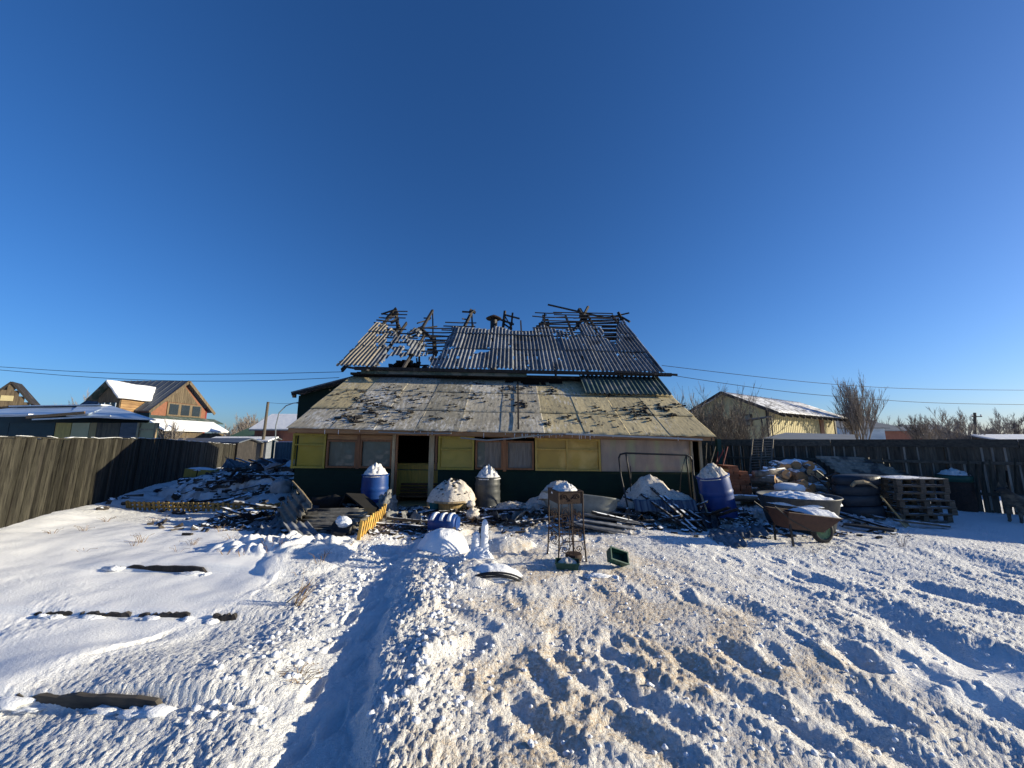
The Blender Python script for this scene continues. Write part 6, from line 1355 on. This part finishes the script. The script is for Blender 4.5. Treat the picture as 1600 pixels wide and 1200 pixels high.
q0, q1 = P(1178, 741, 9.4), P(1226, 735, 9.5); solo('long_log', MB().tube([q0, q1], [.08, .07], 10), MATS['frosted_bark'], 'thick log lying crosswise on the upper left of the firewood', 'log', smooth=True)
# --- metal grate leaning on the dark fence
gr = thing('metal_grate', 'upright rusty metal grate leaning on the fence behind the bricks', 'grate', (P(1188, 710, 11.0).x, 11.0, .5))
A0, A1, B0, B1 = P(1171, 740, 10.7), P(1176, 686, 11.1), P(1204, 738, 10.7), P(1208, 686, 11.1)
M_grate = mat('pale_rust_bar', (.20, .17, .14), (.1, .08, .065), rough=.7)
for a, b in ((A0, A1), (B0, B1), ((A0 + B0) / 2, (A1 + B1) / 2)): build('stile', MB().beam(a, b, .03, .03), M_grate, gr)
for i in range(14): a = A0.lerp(A1, i / 13); b = B0.lerp(B1, i / 13); build('bar', MB().beam(a, b, .022, .022), M_grate, gr)
# --- dark stack of folded covers
cs = thing('stack_of_dark_tubs', 'stack of dark plastic tubs left of the pallets', 'tub stack', (P(1341, 790, 8.6).x, 8.6, 0))
for i, (zc, hh, rx_, dx_) in enumerate(((.14, .28, .50, .02), (.40, .24, .46, .0), (.62, .22, .45, -.02), (.82, .20, .46, .02))):
    pf = [(rx_ * .9, zc - hh / 2), (rx_, zc - hh / 2 + .03), (rx_ * .98, zc + hh / 2 - .05), (rx_ * .9, zc + hh / 2)]
    build('tub', MB().lathe(pf, 32, wob=lambda t, z, i=i: .05 * math.sin(t * 2 + i) + .02 * math.sin(t * 5 + i * 2)).xf(lambda v, dx_=dx_: Vector((v.x * 1.0 + dx_, v.y * .7, v.z + .05 * v.x))), M_tarp, cs, world=False, smooth=True)
q = P(1345, 757, 8.3); solo('yellow_plastic_piece', MB().tube([P(1330, 760, 8.25), P(1336, 754, 8.25), P(1348, 753, 8.25), P(1358, 755, 8.25), P(1370, 762, 8.25)], [.03, .04, .045, .03, .02], 8), M_pale, 'pale curved plastic piece on top of the dark tubs', 'plastic piece')
# --- pallets
pal = thing('pallet', 'top pallet of the snow dusted pallet stack', 'pallet', (0, 0, 0), 0, 'pallets stacked in front of the right fence')
mp_ = wood('frosted_pallet_wood', (.14, .11, .08), (.05, .04, .032), axis='x', snow=.45, rand=.3)
dk = MB().box((0, 0, 0), (1.2, .11, .022)).mesh('deck_board', mp_); bl = MB().box((0, 0, 0), (.12, .1, .085)).mesh('block', mp_); bt_ = MB().box((0, 0, 0), (.11, .8, .02)).mesh('cross_board', mp_)
for i in range(6): o = link('deck_board', dk, pal); o.location = (0, -.345 + .138 * i, .135)
for x in (-.54, 0, .54):
    o = link('cross_board', bt_, pal); o.location = (x, 0, .114)
    for y in (-.345, 0, .345): o = link('block', bl, pal); o.location = (x, y, .06)
for y in (-.345, 0, .345): o = link('deck_board', dk, pal); o.location = (0, y, .010)
px0 = P(1420, 790, 8.4).x; pal.scale = (.86, .86, 1)
for i in range(6):
    loc = (px0 + pr.uniform(-.05, .05), 8.35 + pr.uniform(-.03, .03), .02 + .147 * (5 - i)); rot = (0, pr.uniform(-.008, .008), R(-6) + pr.uniform(-.05, .05))
    names = ('top', 'second', 'third', 'fourth', 'fifth', 'lowest')
    if i == 0: pal.location = loc; pal.rotation_euler = rot
    else: copy_tree(pal, loc, rot, names[i] + ' pallet from the top in the stack by the right fence' if i < 5 else 'lowest pallet of the stack, half sunk in snow')
solo('snow_on_pallets', MB().heap((px0 - .1, 8.4, .89), .42, .25, .04, 81, lump=.2), M_snowcap, 'thin lens of snow lying on the pallet stack', 'snow', smooth=True)
# planks and black sheets on the ground there
for i, (a, b, m_) in enumerate((((1308, 812), (1395, 828), M_charsnow), ((1320, 822), (1400, 834), M_tarp), ((1300, 806), (1384, 818), M_frboard), ((1400, 822), (1482, 826), M_frboard))):
    A = gp(*a); B = gp(*b); A.z += .05 + .02 * i; B.z += .05; solo('ground_plank', MB().beam(A, B, .16 if i < 2 else .12, .04), m_, ('black plank on the ground in front of the dark tubs', 'front dark plank on the ground by the dark tubs', 'rear plank touching the foot of the dark tubs', 'snowy plank along the foot of the pallets')[i], 'plank')
sh = thing('shovel', 'shovel leaning on the pallet stack with its blade in the snow', 'shovel', (P(1400, 812, 7.9).x, 7.9, .1)); a, b = P(1376, 775, 8.0), P(1408, 812, 7.75); build('handle', MB().tube([a, b], .016, 7), M_post, sh); build('blade', MB().beam(b, b + (b - a).normalized() * .22, .2, .02), M_pale, sh)
# --- handlebars of a garden tiller behind the tub
tl = thing('garden_tiller', 'dark garden tiller with long handlebars between the firewood and the dark tubs', 'tiller', (P(1300, 770, 8.7).x, 8.7, 0))
for pts in ([(1268, 740), (1285, 755), (1305, 772)], [(1275, 735), (1292, 748), (1318, 768)], [(1280, 748), (1300, 742), (1308, 738)], [(1290, 756), (1300, 775), (1308, 785)]): build('handlebar', MB().tube([P(a, b, 8.6) for a, b in pts], .018, 7), M_iron, tl)
build('engine', MB().blob(P(1304, 776, 8.8), (.2, .16, .16), 4, .3), M_tarp, tl, smooth=True); build('hood', MB().box(P(1300, 792, 8.8), (.34, .3, .25)), M_tarp, tl, bevel=.04)
for s_ in (-1, 1): build('wheel', MB().lathe([(.05, -.03), (.17, -.04), (.18, 0), (.17, .04), (.05, .03)], 20, (0, 0, 0)).xf(lambda v, s_=s_: Vector((P(1300, 800, 8.8).x + s_ * .22 + v.z, 8.8 + v.x, .17 + v.y))), M_rubber, tl)
# tools at the house corner
for i, (a, b, m_) in enumerate((((1131, 702), (1110, 745), M_red), ((1122, 706), (1116, 752), M_red), ((1118, 698), (1106, 740), M_rail), ((1104, 692), (1101, 755), M_rail), ((1137, 698), (1126, 742), M_red))):
    A = P(*a, 9.9); B = P(*b, 9.6); solo('long_handled_tool', MB().tube([A, B], .015, 6), m_, ('red tool handle leaning furthest from the wall at the right corner', 'middle red tool handle at the right corner of the house', 'brown tool handle close to the corner post', 'upright brown stick right against the corner post', 'short red handle beside the green post')[i], 'tool')
# --- weeds
def weed(px, py, n, h, lab, sp=.12, m=M_weed, name='dry_weed', lean=0.0, cat='weed', grp='dry weeds poking out of the snow'):
    q = gp(px, py); mb = MB()
    for i in range(n):
        a = pr.uniform(0, 6.3); r0_ = pr.uniform(0, sp * .4); x, y = r0_ * math.cos(a), r0_ * math.sin(a); hh = h * pr.uniform(.5, 1); tx_, ty_ = sp * math.cos(a) + lean, sp * math.sin(a) * .5
        pts = [(x, y, -.02), (x + tx_ * .5, y + ty_ * .5, hh * .7), (x + tx_ * pr.uniform(.9, 1.4), y + ty_, hh * pr.uniform(.75, 1.05))]; mb.tube(pts, [.003, .002, .0015], 3)
        if pr.random() < .5: mb.blob(pts[2], (.006, .006, .004), i, .5, 3, 5)
    solo(name, mb, m, lab, cat, tuple(q), group=grp)
for i, (px, py, n, h) in enumerate(((220, 853, 14, .16), (300, 855, 12, .13), (208, 858, 6, .12), (345, 838, 8, .14), (360, 850, 9, .12), (275, 866, 4, .08), (350, 880, 6, .12), (375, 882, 5, .12), (500, 888, 9, .16), (505, 882, 6, .15), (130, 868, 3, .06), (415, 868, 6, .12), (420, 876, 4, .12), (435, 873, 5, .12), (545, 862, 5, .1), (468, 900, 4, .06), (1300, 880, 5, .12), (1410, 855, 7, .25), (1270, 862, 6, .1), (1190, 905, 5, .07), (1085, 840, 7, .12), (990, 838, 8, .12), (465, 1065, 16, .05), (470, 1072, 12, .05), (130, 838, 10, .10), (165, 820, 12, .10), (240, 815, 14, .12), (80, 846, 8, .08))):
    weed(px, py, n, h, ('tall ' if h > .13 else 'short ') + ('dense' if n > 8 else 'sparse') + ' dry weed stalks in the snow ' + ('near the left fence' if px < 260 else 'before the dark heap at the left' if px < 460 and py < 900 else 'beside the path' if px < 600 else 'in the right part of the yard'))
tw = gp(462, 948); t = thing('twig_bundle', 'bundle of thin dry twigs sticking out of the snow at the left of the path', 'twigs', tuple(tw), 0)
mb = MB()
for i in range(15):
    a = Vector((pr.uniform(-.04, .04), pr.uniform(-.05, .05), -.04)); b = a + Vector((pr.uniform(.06, .24), pr.uniform(-.05, .08), pr.uniform(.18, .30))); mb.tube([a, a.lerp(b, .5) + Vector((pr.uniform(-.02, .02), 0, .02)), b], [.003, .0025, .0015], 4)
build('twigs', mb, M_weed, t, world=False); build('stick', MB().tube([(-.12, .02, -.02), (.10, .05, .16)], .007, 5), M_pale, t, world=False)
# --- dog
def skin_body(name, joints, edges, m, parent=None, root=0, sub=2):
    me_ = bpy.data.meshes.new(name); me_.from_pydata([j[0] for j in joints], edges, []); o = bpy.data.objects.new(name, me_); COL.objects.link(o)
    md = o.modifiers.new('skin', 'SKIN'); md.use_smooth_shade = True; md2 = o.modifiers.new('sub', 'SUBSURF'); md2.levels = sub; md2.render_levels = sub
    for i, j in enumerate(joints): me_.skin_vertices[0].data[i].radius = (j[1], j[1] if len(j) < 3 else j[2])
    me_.skin_vertices[0].data[root].use_root = True; me_.materials.append(m)
    dg = bpy.context.evaluated_depsgraph_get(); ev = bpy.data.meshes.new_from_object(o.evaluated_get(dg)); bpy.data.objects.remove(o)
    for p_ in ev.polygons: p_.use_smooth = True
    ev.name = name; r_ = link(name, ev, parent); return r_
M_fur = mat('dark_grey_brown_fur', (.20, .165, .12), (.05, .042, .036), rough=.9, scale=14, stretch=(.5, 1, 1), bump=.6, bdist=.02, c3=(.03, .028, .026), s3=3)
dg_ = thing('dog', 'dark grey brown shaggy dog standing in the shade before the right fence', 'dog', (P(1604, 820, 8.0).x, 8.0, gz(10.4, 8.0)), R(8))
J = [((.32, 0, .43), .13), ((.10, 0, .42), .125), ((-.14, 0, .42), .145), ((-.27, 0, .45), .125), ((-.36, 0, .57), .09), ((-.43, 0, .67), .085), ((-.53, 0, .655), .048), ((-.60, 0, .64), .034),
     ((.40, 0, .47), .045), ((.52, 0, .42), .04), ((.60, 0, .33), .035)]
E_ = [(0, 1), (1, 2), (2, 3), (3, 4), (4, 5), (5, 6), (6, 7), (0, 8), (8, 9), (9, 10)]
for s_ in (-1, 1):
    b0 = len(J); J += [((-.25, s_ * .08, .36), .065), ((-.23, s_ * .085, .24), .045), ((-.255, s_ * .085, .13), .03), ((-.25, s_ * .085, .03), .027), ((-.29, s_ * .085, .018), .03)]; E_ += [(3, b0), (b0, b0 + 1), (b0 + 1, b0 + 2), (b0 + 2, b0 + 3), (b0 + 3, b0 + 4)]
    b0 = len(J); J += [((.30, s_ * .09, .34), .085), ((.25, s_ * .095, .23), .05), ((.36, s_ * .09, .15), .03), ((.34, s_ * .09, .03), .026), ((.30, s_ * .09, .018), .03)]; E_ += [(0, b0), (b0, b0 + 1), (b0 + 1, b0 + 2), (b0 + 2, b0 + 3), (b0 + 3, b0 + 4)]
body = skin_body('body', J, E_, M_fur, dg_, root=1)
for s_ in (-1, 1):
    build('ear', MB().add([(-.40, s_ * .03, .73), (-.44, s_ * .075, .72), (-.41, s_ * .06, .83), (-.39, s_ * .055, .73)], [(0, 1, 2), (1, 3, 2), (3, 0, 2), (0, 3, 1)]), M_fur, dg_, world=False)
    build('eye', MB().blob((-.485, s_ * .05, .685), (.012, .01, .012), 1, 0, 6, 8), M_black, dg_, world=False)
build('nose', MB().blob((-.635, 0, .648), (.02, .022, .018), 1, 0, 6, 8), M_black, dg_, world=False)
